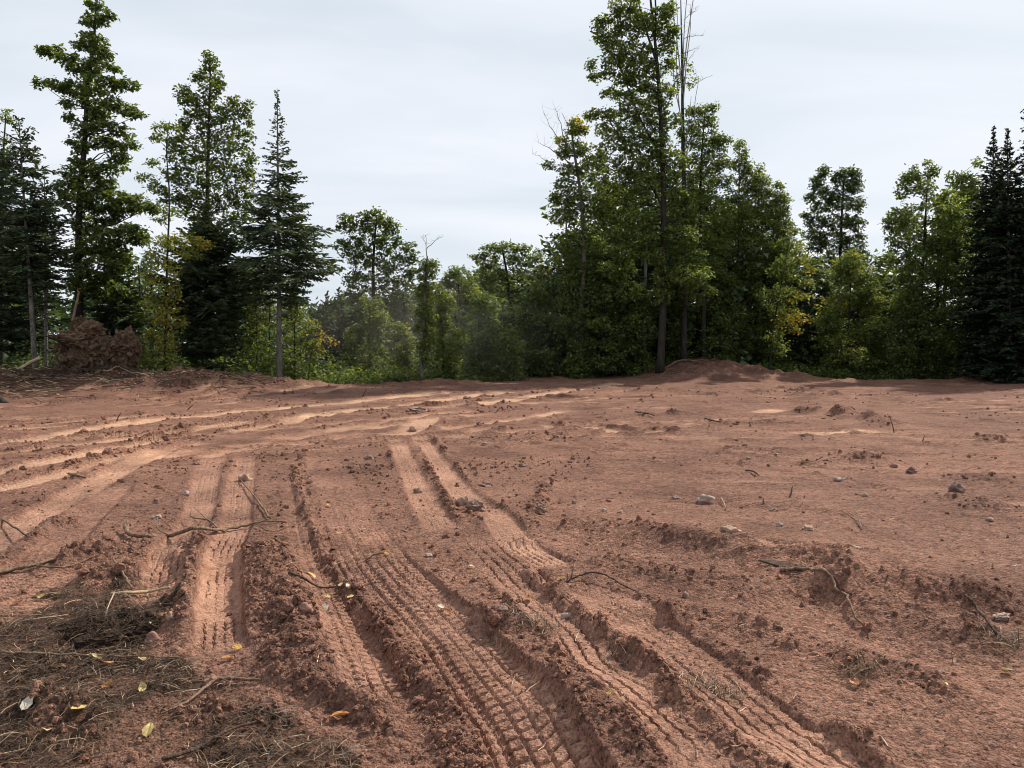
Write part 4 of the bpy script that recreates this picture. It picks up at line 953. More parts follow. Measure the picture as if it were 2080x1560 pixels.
tree('aspen_tree', 'bare dead aspen with pale stems fanning out at the top of the frame', 36.0,
     [(1388, 740), (1390, 600), (1390, 420), (1387, 280), (1386, 150), (1384, 60), (1382, -40)], 0.15, 0.012,
     [(1378, 120, 14, 10, .3), (1398, 135, 14, 8, .35), (1410, 155, 10, 10, .35), (1370, 145, 12, 12), (1382, 160, 16, 14), (1405, 175, 10, 8, .35), (1372, 175, 14, 14), (1420, 545, 30, 16, .34), (1400, 620, 30, 14, .3)],
     leaf=0.12, tints=0.3, dens=0.5, bark=M_BARK, limbs=False,
     forks=[([(1386, 190), (1376, 90), (1366, 20), (1362, -30)], 0.03, 0.016, 5, 0.6), ([(1387, 160), (1396, 80), (1408, 0), (1414, -40)], 0.03, 0.016, 8, 0.6), ([(1387, 270), (1378, 200), (1374, 120), (1376, 40), (1370, -30)], 0.026, 0.013, 6, 0.6), ([(1389, 310), (1400, 240), (1404, 195)], 0.02, 0.01), ([(1390, 330), (1410, 250), (1412, 205), (1420, 160)], 0.024, 0.01, 4, 0.5), ([(1387, 150), (1390, 60), (1398, -40)], 0.026, 0.016, 6, 0.5), ([(1386, 250), (1370, 170), (1366, 100)], 0.025, 0.012, 5, 0.5), ([(1387, 220), (1394, 130), (1402, 60), (1402, 10)], 0.03, 0.012, 6, 0.5)],
     dead=[(1388, 78, 1430, 72, 0.016, 7), (1388, 110, 1418, 98, 0.014, 6), (1404, 178, 1448, 152, 0.014, 2), (1389, 40, 1414, 22, 0.014, 7), (1386, 140, 1412, 104, 0.01, 5)])
tree('birch_tree', 'pale straight birch trunk between the two dark trunks of the central cluster', 36.2, [(1308, 752), (1309, 640), (1312, 520), (1314, 430)], 0.085, 0.05,
     [(1290, 575, 26, 14, .3), (1318, 600, 22, 14, .32), (1295, 640, 24, 12, .3), (1312, 470, 30, 24), (1290, 520, 26, 20)], leaf=0.12, dens=0.6, bark=M_BARKPALE)
tree('maple_tree', 'leafy maple on the right flank of the bare aspen', 36.5,
     [(1430, 745), (1428, 600), (1422, 450), (1425, 320), (1432, 230)], 0.12, 0.02,
     [(1405, 225, 14, 10), (1430, 222, 18, 10), (1450, 218, 8, 8), (1415, 250, 26, 16), (1445, 245, 16, 14), (1400, 275, 26, 18), (1440, 280, 26, 16), (1462, 285, 14, 10), (1478, 286, 8, 6), (1410, 310, 34, 20), (1455, 305, 22, 16, .35), (1400, 345, 34, 22), (1445, 340, 30, 20), (1470, 330, 14, 12), (1420, 375, 36, 22), (1460, 370, 22, 18, .36), (1405, 415, 36, 24), (1450, 410, 30, 22), (1430, 450, 40, 24), (1470, 445, 20, 20), (1420, 490, 40, 24), (1460, 500, 26, 22), (1440, 540, 34, 22)],
     leaf=0.14, tints=0.32, dens=1.7)
for i, (fx, fy, tx, ty, rowsl, n, lb) in enumerate([
    (1496, 742, 1503, 300, [(300, 1499, 1511), (340, 1485, 1525), (400, 1475, 1540), (470, 1465, 1540), (540, 1460, 1540), (600, 1470, 1530), (720, 1475, 1525)], 46, 'slim poplar with a pointed top, first right of the bare aspen'),
    (1512, 744, 1545, 350, [(345, 1538, 1552), (380, 1525, 1560), (430, 1515, 1575), (500, 1510, 1580), (580, 1510, 1580), (640, 1520, 1570), (720, 1515, 1560)], 44, 'slim poplar second from the bare aspen, lower blunter top'),
    (1545, 748, 1580, 385, [(380, 1573, 1588), (420, 1560, 1598), (480, 1545, 1610), (540, 1540, 1620), (600, 1545, 1610), (680, 1550, 1600)], 44, 'slim poplar third from the bare aspen, leaning out to the right')]):
    tree('poplar_tree', lb, 37.5 + i * 0.6, [(fx, fy), ((2 * fx + tx) / 3, (2 * fy + ty) / 3), ((fx + 2 * tx) / 3, (fy + 2 * ty) / 3), (tx, ty)], 0.065, 0.012,
         [(tx + a_, ty + b_, 5, 11, .33) for a_, b_ in ((0, -8), (9, 16), (-12, 34), (17, 42), (-22, 62), (26, 78))] + outline_clumps(rowsl, 38, n, 18, 15, .32), leaf=0.13, dens=1.45, group=None,
         forks=[([(fx + 4, fy), (fx + 9, 620), (fx + 14, 480)], 0.04, 0.015), ([(fx + 10, fy), (fx + 22, 640), (fx + 30, 540)], 0.035, 0.012), ([(fx - 5, fy), (fx - 4, 620), (fx - 8, 500)], 0.04, 0.015)])
tree('maple_tree', 'maple with golden yellow lower leaves at the right end of the central cluster', 36.0, [(1562, 752), (1572, 660), (1590, 560), (1605, 480)], 0.05, 0.01,
     [(1610, 470, 12, 10, .34), (1600, 490, 18, 12, .34), (1620, 510, 16, 12, .42), (1630, 525, 16, 10, .52), (1600, 530, 22, 14, .36), (1640, 545, 12, 12, .62), (1580, 550, 22, 16, .34), (1612, 560, 22, 14, .40), (1635, 575, 14, 12, .5), (1590, 590, 26, 16, .38), (1622, 605, 20, 12, .58), (1575, 625, 22, 16, .36), (1600, 635, 22, 12, .56), (1628, 645, 16, 12, .68), (1590, 655, 20, 10, .62), (1614, 668, 16, 8, .7), (1570, 680, 20, 14, .42), (1560, 600, 22, 16, .34), (1580, 710, 20, 16, .36)], leaf=0.14, dens=1.2, spot=0.07)
for i, (fx, fy, tp, hwid, tn, n, lb) in enumerate([
    (1175, 765, 690, 34, .36, 18, 'low bush of bright leaves at the left foot of the central cluster'),
    (1225, 768, 540, 60, .22, 60, 'dark sapling thicket left of the birch trunk'),
    (1300, 768, 590, 34, .26, 30, 'dark leafy sapling close left of the pale birch trunk'),
    (1375, 752, 540, 40, .32, 26, 'leafy sapling between the two dark trunks of the central cluster'),
    (1455, 745, 540, 44, .24, 36, 'shaded sapling behind the soil mound')]):
    tree('maple_sapling', lb, 35.3 + (i > 2) * 1.5, [(fx, fy), (fx + 3, (fy + tp) / 2), (fx, tp)], 0.03, 0.008,
         outline_clumps([(tp, fx - 12, fx + 12), (tp + 50, fx - hwid * .8, fx + hwid * .8), (fy - 10, fx - hwid, fx + hwid)], 35.5, n, 22, 15, tn), leaf=0.14, dens=0.65)
# ------------------------------------------------------------------ right side
tree('maple_tree', 'bluish dark maple with a forked crown standing back between cluster and right woods', 46.0,
     [(1712, 745), (1706, 620), (1708, 480), (1715, 350)], 0.16, 0.03,
     [(1672, 350, 10, 14), (1720, 350, 16, 12), (1738, 355, 8, 12), (1700, 360, 12, 12), (1660, 362, 14, 10), (1665, 382, 18, 12), (1680, 395, 16, 14), (1715, 378, 22, 16), (1738, 380, 12, 16), (1645, 402, 14, 9), (1670, 420, 24, 14), (1710, 410, 26, 18), (1742, 415, 12, 18), (1642, 440, 14, 8), (1660, 450, 24, 14), (1700, 450, 30, 18), (1740, 455, 18, 18), (1650, 475, 22, 12), (1690, 485, 34, 18), (1735, 490, 26, 18), (1660, 500, 26, 14), (1705, 520, 34, 18), (1745, 520, 22, 16), (1670, 535, 30, 16), (1715, 550, 36, 18), (1660, 560, 18, 10)],
     leaf=0.16, tints=0.12, dens=1.9)
tree('beech_tree', 'bright yellow green bushy tree in front of the right hand woods', 37.0, [(1722, 748), (1724, 650), (1732, 515)], 0.08, 0.012,
     outline_clumps([(508, 1724, 1742), (540, 1700, 1768), (590, 1675, 1790), (640, 1660, 1800), (700, 1655, 1800), (740, 1660, 1790)], 37, 70, 26, 17, .41), leaf=0.14, dens=0.75, spot=0.09)
tree('maple_tree', 'broad maple with upright tip shoots left of the dark spruces', 36.0, [(1872, 762), (1870, 620), (1878, 480), (1885, 340)], 0.13, 0.015,
     [(1884, 334, 8, 12), (1890, 352, 9, 12), (1902, 345, 6, 12), (1857, 345, 7, 10), (1860, 362, 9, 10), (1842, 362, 8, 8)] +
     outline_clumps([(362, 1828, 1912), (400, 1812, 1945), (440, 1798, 1975), (490, 1790, 1980), (560, 1800, 1980), (640, 1800, 1975), (740, 1810, 1970)], 36, 84, 28, 18, .29), leaf=0.15, dens=0.85)
tree('maple_tree', 'maple crown showing between the broad maple and the two spruce tips', 39.0, [(1950, 765), (1948, 560), (1942, 360)], 0.11, 0.02,
     [(1938, 355, 14, 10), (1955, 362, 10, 8), (1984, 330, 8, 14, .35)] + outline_clumps([(365, 1920, 1985), (420, 1915, 1995), (500, 1915, 2000)], 39, 22, 26, 18, .3), leaf=0.15, dens=0.9)
fir('spruce_tree', 'dense dark spruce with the left one of the two pointed tips on the right', 34.0, (2016, 768), (2018, 258), [(755, 75), (690, 80), (600, 72), (520, 62), (440, 46), (380, 32), (340, 20), (310, 11), (290, 5), (276, 2)], 0.13, 97, whorl=0.27, per=7, droop=0.2, tint=0.10, dens=0.6, ragged=0.2, tw=0.05, fine=True)
fir('spruce_tree', 'dense dark spruce with the right one of the two pointed tips on the right', 33.0, (2052, 770), (2046, 262), [(755, 75), (690, 84), (600, 78), (520, 66), (440, 48), (380, 34), (340, 22), (310, 11), (290, 5), (278, 2)], 0.13, 98, whorl=0.27, per=7, droop=0.2, tint=0.10, dens=0.6, ragged=0.2, tw=0.05, fine=True)
fir('spruce_tree', 'tall dark tree cut off by the right edge of the picture', 33.5, (2110, 770), (2105, 180), [(755, 85), (600, 85), (480, 66), (380, 46), (300, 32), (240, 18), (200, 6)], 0.15, 99, whorl=0.34, per=6, droop=0.2, tint=0.10, dens=0.55, ragged=0.25, tw=0.05, fine=True)
tree('maple_sapling', 'small sunlit spray of leaves against the dark woods on the right', 34.5, [(1760, 765), (1752, 740), (1742, 712)], 0.015, 0.005,
     [(1732, 712, 12, 6, .5), (1745, 722, 14, 7, .52), (1738, 732, 12, 6, .5), (1752, 712, 8, 5, .5)], leaf=0.11, dens=0.8)
tree('maple_sapling', 'yellow green sapling glinting in front of the dark spruces', 35.0, [(1975, 768), (1974, 730), (1980, 690)], 0.02, 0.005,
     [(1975, 695, 18, 12, .45), (1988, 710, 14, 10, .42), (1960, 725, 20, 14, .36), (1985, 738, 20, 12, .33)], leaf=0.1, dens=0.7)
tree('maple_sapling', 'shaded sapling at the foot of the broad maple on the right', 35.0, [(1835, 768), (1838, 700), (1845, 600)], 0.03, 0.006,
     outline_clumps([(600, 1830, 1860), (670, 1810, 1890), (760, 1800, 1900)], 35, 26, 28, 20, .2), leaf=0.12, dens=0.7)

# ------------------------------------------------------------------ the woods behind, one mass of crowns and stems
fw = Acc(); fs = Acc()
g = np.random.default_rng(77)
SKY = ([-400, 0, 140, 300, 470, 560, 640, 720, 900, 1130, 1250, 1480, 1620, 1780, 1900, 2080, 2500], [420, 440, 560, 520, 540, 560, 600, 600, 585, 545, 380, 380, 540, 520, 400, 370, 370])
TH = []
def far_tree(xw, D, top_z, conif):
    gz = float(hgt(xw, min(D, 590))[0])
    Ht = max(top_z - gz, 2.0)
    if conif:
        n = int(320 + 40 * Ht); t = g.random(n) ** 1.3
        rad = (0.15 + (1 - t) * min(1.9, 0.22 * Ht)) * np.sqrt(g.random(n)); lay = np.round(t * Ht / 0.45) * 0.45 / Ht
        az = g.uniform(0, 6.28, n); zz = gz + 0.4 + np.clip(lay + g.normal(0, 0.008, n), 0, 1) * (Ht - 0.4) - 0.15 * rad
        C = np.stack([xw + rad * np.cos(az), D + rad * np.sin(az), zz], -1)
        leaf_cards(fw, C, 0.34, g.uniform(0.05, 0.4), aspect=0.5, tri=True)
    else:
        nc = int(6 + Ht * 1.5)
        for _ in range(nc):
            zc = gz + Ht * g.uniform(0.12, 0.95); w = min(2.2, 0.30 * Ht) * math.sin(math.pi * min(0.97, (zc - gz) / Ht * 0.85 + 0.12))
            c = np.array([xw + g.uniform(-w, w), D + g.uniform(-w, w), zc])
            n = 80; q = g.normal(size=(n, 3)); q /= np.linalg.norm(q, axis=1, keepdims=True) + 1e-9
            leaf_cards(fw, c + q * np.array([0.95, 0.95, 0.6]) * g.random((n, 1)) ** 0.4, 0.30, g.uniform(0.15, 0.8), aspect=0.8, tri=True)
    v, f = tube(np.array([[xw, D, gz - 0.2], [xw + g.normal(0, .1), D, gz + Ht * 0.5], [xw, D, gz + Ht * 0.9]]), [0.12, 0.09, 0.03], 5, cap=False); fs.add(v, f)
for D0, step in ((41, 1.9), (48, 2.3), (57, 2.8), (70, 4.0)):
    half = D0 * 0.80 + 4
    for xw in np.arange(-half, half, step):
        xx = xw + g.uniform(-0.5, 0.5) * step; D = D0 + g.uniform(-2.5, 2.5)
        pxx = CX + xx / D * F_PX
        tz = 1.6 + (700 - np.interp(pxx, *SKY) + g.uniform(-45, 14)) / F_PX * D
        far_tree(xx, D, tz, g.random() < 0.45)
for (px, D, tp) in [(1150, 39, 400), (1215, 40, 330), (1270, 39, 350), (1330, 40.5, 300), (1375, 39, 380), (1440, 40, 330), (1480, 39.5, 420), (1240, 38, 480), (1300, 38, 460), (1540, 41, 440), (1180, 38, 520), (1420, 38.5, 470), (1640, 41, 520), (1680, 42, 560), (1610, 41.5, 480), (1760, 42, 560), (1660, 40, 640), (1610, 40, 640), (655, 46, 600), (690, 47, 590), (840, 45, 585), (880, 46, 580), (905, 47, 570), (950, 48, 552), (985, 47, 545), (1010, 49, 530), (1050, 48, 535), (1090, 47, 545), (1120, 46, 560), (800, 46, 600), (1070, 45, 570), (1850, 40, 430), (1930, 41, 430), (1790, 41, 540), (1400, 42, 300)]:
    q = W(px, tp, D); far_tree(q[0], D, q[2], False)
for D0 in (45, 54, 64):                      # thicket between the stems
    for _ in range(9000):
        xw = g.uniform(-0.8, 0.85) * D0; D = D0 + g.uniform(-4, 4)
        C = np.array([[xw, D, float(hgt(xw, D)[0]) + 4.2 * g.random() ** 1.3]])
        TH.append((C[0], g.uniform(0.05, 0.35)))
leaf_cards(fw, np.array([t[0] for t in TH]), 0.42, np.array([t[1] for t in TH]), up=0.2, aspect=0.9, tri=True)
o = fw.build('background_woods', M_FARLEAF, smooth=False); o['kind'] = 'stuff'; o['label'] = 'dense dark woods closing off the view behind the trees'
o = fs.build('background_stems', M_BARK); o['kind'] = 'stuff'; o['label'] = 'crowded dark stems deep inside the woods'

# undergrowth along the edge of the clearing
ug = Acc()
def edge_at(xw): return float(np.interp(xw, [-40, -20, -15, -10.5, -7.5, -4, 0, 3.5, 8, 12, 16, 30], [26.5, 26.2, 26.8, 28.2, 29.4, 30.8, 33.6, 37.0, 36.8, 36.6, 35.2, 35.0]))
for _ in range(560):
    xw = g.uniform(-32, 36); yw = edge_at(xw) + 0.7 + abs(g.normal(0, 3.0))
    zg = float(hgt(xw, yw)[0]); hh = g.uniform(0.4, 1.9) * (0.55 if yw < edge_at(xw) + 1.6 else 1.0)
    pxx = CX + xw / yw * F_PX
    tn = g.uniform(0.12, 0.32) + (0.10 if 620 < pxx < 950 else 0)
    n = int(60 * hh + 30)
    C = np.array([xw, yw, zg + hh * 0.55]) + g.normal(0, 1, (n, 3)) * np.array([0.55, 0.45, 0.30 * hh])
    C[:, 2] = np.maximum(C[:, 2], zg + 0.03)
    leaf_cards(ug, C, 0.14, tn, tri=True)
o = ug.build('undergrowth', M_LEAF, smooth=False); o['kind'] = 'stuff'; o['label'] = 'tangled low undergrowth along the edge of the woods'
# fresh weeds in two sunny places
wd = Acc()
for (x0, x1, py, n, hh, tn) in ((640, 900, 776, 230, 0.55, .30), (1545, 1720, 756, 420, 0.45, .38), (1720, 2000, 765, 160, 0.3, .28), (900, 1010, 772, 120, 0.35, .33)):
    for _ in range(n):
        px = g.uniform(x0, x1); D = edge_at((px - CX) / F_PX * 33) + g.uniform(-0.2, 1.3)
        q = W(px, py, D); zg = float(hgt(q[0], D)[0])
        m = 14; C = np.array([q[0], D, zg]) + np.stack([g.normal(0, 0.14, m), g.normal(0, 0.14, m), np.abs(g.normal(0, hh * 0.45, m))], -1)
        leaf_cards(wd, C, 0.12, tn + g.normal(0, 0.06), tri=True)
o = wd.build('weeds', M_LEAF, smooth=False); o['kind'] = 'stuff'; o['label'] = 'fresh green weeds at the sunny edge of the dirt'

print('LEAVES', NLEAF[0], 'far', fw.n//4, 'ug', ug.n//4, wd.n//4, sorted(NLEAF[1])[-14:])
# ------------------------------------------------------------------ the upturned root plate and the brush bank on the left
from mathutils import noise as mnoise
def blob(rx, ry, rz, seed, nu=22, nv=14, amp=0.25, freq=1.6, flat=0.0, oct_=3):
    th = np.linspace(0, 2 * np.pi, nu, endpoint=False); ph = np.linspace(0, np.pi, nv + 2)[1:-1]
    dirs = [np.array([0, 0, 1.0])] + [np.array([math.sin(p) * math.cos(t), math.sin(p) * math.sin(t), math.cos(p)]) for p in ph for t in th] + [np.array([0, 0, -1.0])]
    v = []
    for d in dirs:
        k = 1 + amp * mnoise.fractal(Vector(d * freq) + Vector((seed * 3.7, seed * 1.3, seed)), 0.8, 2.1, oct_)
        q = d * k * np.array([rx, ry, rz])
        if flat: q[2] = max(q[2], -flat * rz)
        v.append(q)
    v = np.array(v); f3, f4 = [], []
    nvr = nv
    for j in range(nu):
        f3.append([0, 1 + j, 1 + (j + 1) % nu]); b = 1 + (nvr - 1) * nu
        f3.append([len(v) - 1, b + (j + 1) % nu, b + j])
        for i in range(nvr - 1):
            f4.append([1 + i * nu + j, 1 + (i + 1) * nu + j, 1 + (i + 1) * nu + (j + 1) % nu, 1 + i * nu + (j + 1) % nu])
    return v, [np.array(f3), np.array(f4)]

g = np.random.default_rng(301)
RPD = 27.2
foot = W(195, 770, RPD); foot[2] = float(hgt(foot[0], foot[1])[0]) - 0.1
rp = empty('root_plate', foot, 'upturned root plate of a fallen tree, brown earth hanging in tangled roots', 'root plate')
k = RPD / F_PX
A_ = Acc()
for j_ in range(30):
    px, py = [(150, 715), (200, 705), (240, 712), (185, 745), (165, 680), (252, 690), (225, 750), (128, 742)][j_ % 8]
    px += g.normal(0, 16); py += g.normal(0, 11) + 12; rx, rz = g.uniform(16, 34), g.uniform(14, 30)
    c = W(px, py, RPD + g.uniform(-0.35, 0.3)); v, f = blob(rx * k, g.uniform(0.25, 0.45), rz * k, j_ + 3, 30, 20, 0.42, 3.2, oct_=6); A_.add(v + c, f)
for j_ in range(420):
    q = W(g.uniform(100, 285), g.uniform(672, 772), RPD + g.uniform(-0.6, 0.1)); hit = min(np.linalg.norm((q - W(a_, b_, RPD))[[0, 2]] / np.array([0.65, 0.62])) for a_, b_ in ((150, 727), (200, 717), (240, 724), (165, 692), (252, 702), (225, 750)))
    if hit > 1: continue
    v, f = blob(*(g.uniform(0.03, 0.11, 3)), j_ + 200, 7, 4, 0.5, 2.0); A_.add(v + q, f)
A_.build('soil', M_ROOTSOIL, rp, foot, smooth=False)
for i in range(20):
    s = W(g.uniform(118, 262), g.uniform(685, 765), RPD - g.uniform(0.2, 0.5))
    an = g.uniform(0, 6.28); ln = g.uniform(0.35, 1.0)
    e = s + np.array([math.cos(an) * ln, -g.uniform(0.0, 0.22), math.sin(an) * ln * 0.7])
    e[2] = max(e[2], foot[2] + 0.1); m_ = (s + e) / 2 + np.array([g.normal(0, 0.16), -0.1, g.normal(0, 0.16)])
    R_ = Acc(); v, f = tube(smooth_path([s, m_, e, e + g.normal(0, 0.12, 3)], 14), np.linspace(g.uniform(0.012, 0.028), 0.004, 14), 5); R_.add(v, f); R_.build('root', M_STICKDARK if i % 3 else M_STICK, rp, foot)
F_ = Acc()
for i in range(700):
    s = W(g.uniform(110, 272), g.uniform(680, 775), RPD - g.uniform(0.25, 0.5)); ln = g.uniform(0.12, 0.5)
    e = s + np.array([g.normal(0, 0.6) * ln, -0.15 * ln, -abs(g.normal(0.5, 0.5)) * ln])
    m_ = (s + e) / 2 + g.normal(0, 0.12 * ln, 3); v, f = tube(np.array([s, m_, e]), [0.008, 0.006, 0.003], 3, cap=False); F_.add(v, f)
o = F_.build('fine_roots', M_STICK, rp, foot); o['kind'] = 'stuff'

def sticks(name, label, pts, radii, mat=None, side=(), group=None, cat='stick', sides=6, part='side_twig'):
    """a single stick through world points; side twigs are parts of it"""
    P = smooth_path(pts, max(10, 5 * len(pts)))
    n = len(P); P[1:-1] += RNG.normal(0, 0.0035 * min(1, np.linalg.norm(P[-1] - P[0])), (n - 2, 3))
    v, f = tube(P, np.interp(np.linspace(0, 1, n), np.linspace(0, 1, len(radii)), radii) * (1 + RNG.normal(0, 0.07, n)), sides)
    a = Acc(); a.add(v - P[0], f)
    o = a.build(name, mat or M_STICK); o.location = P[0]; tag(o, label, cat, group)
    for q, rr_ in side:
        Q = smooth_path(q, 9); v, f = tube(Q, np.linspace(rr_, rr_ * 0.4, 9), 5); b = Acc(); b.add(v - P[0], f); b.build(part, mat or M_STICK, o)
    return o
def gp(px, py, up=0.0):
    p = GH(px, py); p[2] += up; return p
def gpath(px, up=0.008): return [gp(q[0], q[1], (q[2] if len(q) > 2 else up)) for q in px]

sticks('broken_pole', 'thin leaning broken pole with a snapped splintered top above the root plate', [W(144, 672, 27.6), W(152, 630, 27.8), W(161, 592, 28.0)], [0.05, 0.045, 0.04], M_STICK, [([W(160, 597, 28), W(158, 588, 28), W(165, 586, 28)], 0.03)], cat='broken pole')
sticks('fallen_log', 'pale peeled log end sticking up out of the brush at the left edge', [W(30, 756, 25.0), W(56, 740, 24.9), W(80, 727, 24.8)], [0.06, 0.07, 0.055], M_STICKPALE, cat='log')
sticks('fallen_stick', 'pale upright stub standing under the peeled log end', [W(45, 757, 24.6), W(46, 748, 24.6), W(50, 744, 24.6)], [0.045, 0.04, 0.03], M_STICKPALE)
sticks('fallen_stick', 'long grey stick lying level below the root plate', [W(118, 776, 24.9), W(160, 778, 24.8), W(203, 775, 24.8)], [0.025, 0.03, 0.02], M_BARKPALE)
sticks('fallen_stick', 'short grey stick lying level at the right foot of the root plate', [W(225, 768, 25.4), W(250, 771, 25.4), W(272, 772, 25.4)], [0.025, 0.025, 0.018], M_BARKPALE)
sticks('fallen_stick', 'pale forked stick propped on the bank right of the root plate', [W(278, 802, 24.0), W(292, 788, 24.2), W(318, 784, 24.4)], [0.022, 0.02, 0.012], M_STICKPALE)
sticks('stump_root', 'dark broken stump root poking in at the left edge of the bank', [W(-20, 800, 21.5), W(5, 818, 21.3), W(24, 826, 21.2)], [0.16, 0.12, 0.05], M_BARK, [([W(0, 816, 21.3), W(-4, 806, 21.2), W(-10, 795, 21.2)], 0.05)], cat='stump')
sticks('fallen_branch', 'dark leafless branch trailing off the end of the left bank', [W(440, 788, 25.2), W(470, 800, 24.8), W(490, 806, 24.6), W(520, 802, 24.4)], [0.03, 0.03, 0.02, 0.01], M_STICKDARK, [([W(470, 800, 24.8), W(500, 808, 24.4), W(515, 810, 24.2)], 0.015)])
bp = Acc()
for i in range(1300):
    px = g.uniform(-80, 540); D = 25.4 + g.normal(0, 0.9) - 1.2 * (px < 120)
    q = W(px, 760, D); z = float(hgt(q[0], D)[0]); ln = g.uniform(0.2, 1.2) * (1.3 if px < 130 else 0.7); an = g.uniform(0, 6.28)
    s = np.array([q[0], D, z + g.uniform(0, 0.30 if px < 120 else 0.06)]); e = s + np.array([math.cos(an) * ln, math.sin(an) * ln * 0.6, g.normal(0.03, 0.14) * ln])
    e[2] = max(e[2], float(hgt(e[0], e[1])[0]) + 0.01)
    v, f = tube(np.array([s, (s + e) / 2 + g.normal(0, 0.05 * ln, 3), e]), [g.uniform(0.006, 0.018), 0.009, 0.004], 3, cap=False); bp.add(v, f)
for i in range(90):
    px = g.uniform(1330, 1460); D = 34.9 + g.normal(0, 0.8); q = W(px, 750, D); z = float(hgt(q[0], D)[0]); ln = g.uniform(0.2, 0.8); an = g.uniform(0, 6.28)
    s = np.array([q[0], D, z + 0.02]); e = s + np.array([math.cos(an) * ln, math.sin(an) * ln * 0.5, 0]); e[2] = float(hgt(e[0], e[1])[0]) + g.uniform(0.01, 0.12)
    v, f = tube(np.array([s, (s + e) / 2 + [0, 0, 0.05], e]), [0.014, 0.012, 0.006], 3, cap=False); bp.add(v, f)
bq = Acc()
for i in range(240):
    px = g.uniform(-80, 330); D = 25.0 + g.normal(0, 0.9) - 1.4 * (px < 120); q = W(px, 760, D); z = float(hgt(q[0], D)[0]); ln = g.uniform(0.15, 0.8); an = g.uniform(0, 6.28)
    s = np.array([q[0], D, z + g.uniform(0.0, 0.25 if px < 130 else 0.05)]); e = s + np.array([math.cos(an) * ln, math.sin(an) * ln * 0.6, g.normal(0.02, 0.12) * ln]); e[2] = max(e[2], float(hgt(e[0], e[1])[0]) + 0.01)
    v, f = tube(np.array([s, (s + e) / 2 + g.normal(0, 0.05 * ln, 3), e]), [g.uniform(0.006, 0.016), 0.009, 0.004], 3, cap=False); bq.add(v, f)
o = bq.build('brush_twigs', M_STICKPALE); o['kind'] = 'stuff'; o['label'] = 'pale splintered twigs mixed through the brush on the left bank'
o = bp.build('brush_debris', M_STICKDARK); o['kind'] = 'stuff'; o['label'] = 'broken twigs and brush strewn along the soil banks'
sticks('fallen_branch', 'thin pale branch arching over the top of the soil mound', [W(1345, 752, 34.6), W(1378, 733, 34.9), W(1412, 733, 35.0), W(1438, 741, 35.0)], [0.025, 0.03, 0.025, 0.012], M_STICK)

# ------------------------------------------------------------------ sticks and roots on the dirt
S = sticks
S('fallen_branch', 'longest bare branch lying crosswise over the left pair of tracks, knobbly end to the left', gpath([(256, 1082, .05), (266, 1093, .03), (300, 1096, .025), (345, 1094, .025), (400, 1090, .03), (450, 1083, .03), (500, 1074, .035), (540, 1064, .03), (583, 1064, .015)]), [0.022, 0.019, 0.017, 0.016, 0.014, 0.012, 0.010, 0.006], M_STICK,
  [(gpath([(345, 1094, .03), (320, 1085, .05), (322, 1066, .07), (345, 1078, .04)]), 0.007), (gpath([(445, 1083, .03), (425, 1070, .06), (392, 1066, .07), (388, 1058, .09)]), 0.010), (gpath([(440, 1083, .03), (415, 1062, .06), (393, 1042, .06)]), 0.006), (gpath([(395, 1091, .03), (370, 1100, .02), (402, 1100, .01)]), 0.007), (gpath([(520, 1070, .03), (550, 1084, .02), (590, 1070, .02), (640, 1042, .02)]), 0.006), (gpath([(262, 1086, .05), (258, 1076, .08)]), 0.012)])
S('fallen_stick', 'thin straight stick running from the round pale stone down to the long branch', gpath([(489, 980, .03), (515, 1012, .03), (532, 1035, .03), (549, 1058, .03)]), [0.006, 0.009, 0.012], M_STICK)
S('fallen_stick', 'stout broken stick entering from the left edge, flat cut end', gpath([(-30, 1170), (20, 1163, .02), (60, 1158, .03), (110, 1141, .02)]), [0.016, 0.016, 0.013, 0.010], M_STICK, [(gpath([(70, 1156, .03), (110, 1158, .02), (150, 1150, .01), (200, 1130, .01)]), 0.009)])
S('fallen_stick', 'thin dark stick slanting in from the left edge over the swept track', gpath([(-20, 1046, .02), (10, 1066, .03), (54, 1093, .02)]), [0.005, 0.008, 0.007], M_STICKDARK)
S('fallen_stick', 'smooth dark stick beside the pale leaves in the lugged track', gpath([(588, 1182, .03), (615, 1186, .02), (650, 1196, .015), (700, 1195, .012)]), [0.010, 0.009, 0.007, 0.005], M_STICKDARK)
S('root_loop', 'dark root arching out of the ground beside the ribbed track', gpath([(1150, 1184, .005), (1165, 1180, .02), (1200, 1176, .045), (1235, 1184, .045), (1268, 1198, .025), (1300, 1207, .005)]), [0.005, 0.006, 0.0065, 0.006, 0.005, 0.004], M_STICKDARK, [(gpath([(1160, 1180, .02), (1164, 1170, .05), (1166, 1160, .07)]), 0.006)], cat='root')
S('dead_root', 'long curving root snaking down the loose bank on the right', gpath([(1585, 1160), (1620, 1158, .015), (1650, 1172, .02), (1680, 1190, .03), (1700, 1204, .03), (1718, 1217, .03), (1726, 1236, .03), (1740, 1262, .02), (1760, 1282, .01), (1768, 1305, .0)]), [0.010, 0.011, 0.010, 0.009, 0.008, 0.007, 0.006, 0.004], M_STICK, cat='root')
S('dead_root', 'dark root bending down near the right edge above a black hollow', gpath([(1957, 1214), (1975, 1232, .02), (1988, 1250, .03), (2000, 1270, .03), (2024, 1292, .01)]), [0.006, 0.008, 0.009, 0.008], M_STICKDARK, cat='root')
S('fallen_stick', 'two thin crossed twigs, the upright one bent, on the plain soil at right', gpath([(1738, 1038, .10), (1740, 1055, .06), (1748, 1072, .02), (1752, 1077, .0)]), [0.004, 0.006, 0.007], M_STICK, [(gpath([(1710, 1042, .02), (1740, 1062, .02), (1773, 1083, .01)]), 0.005)])
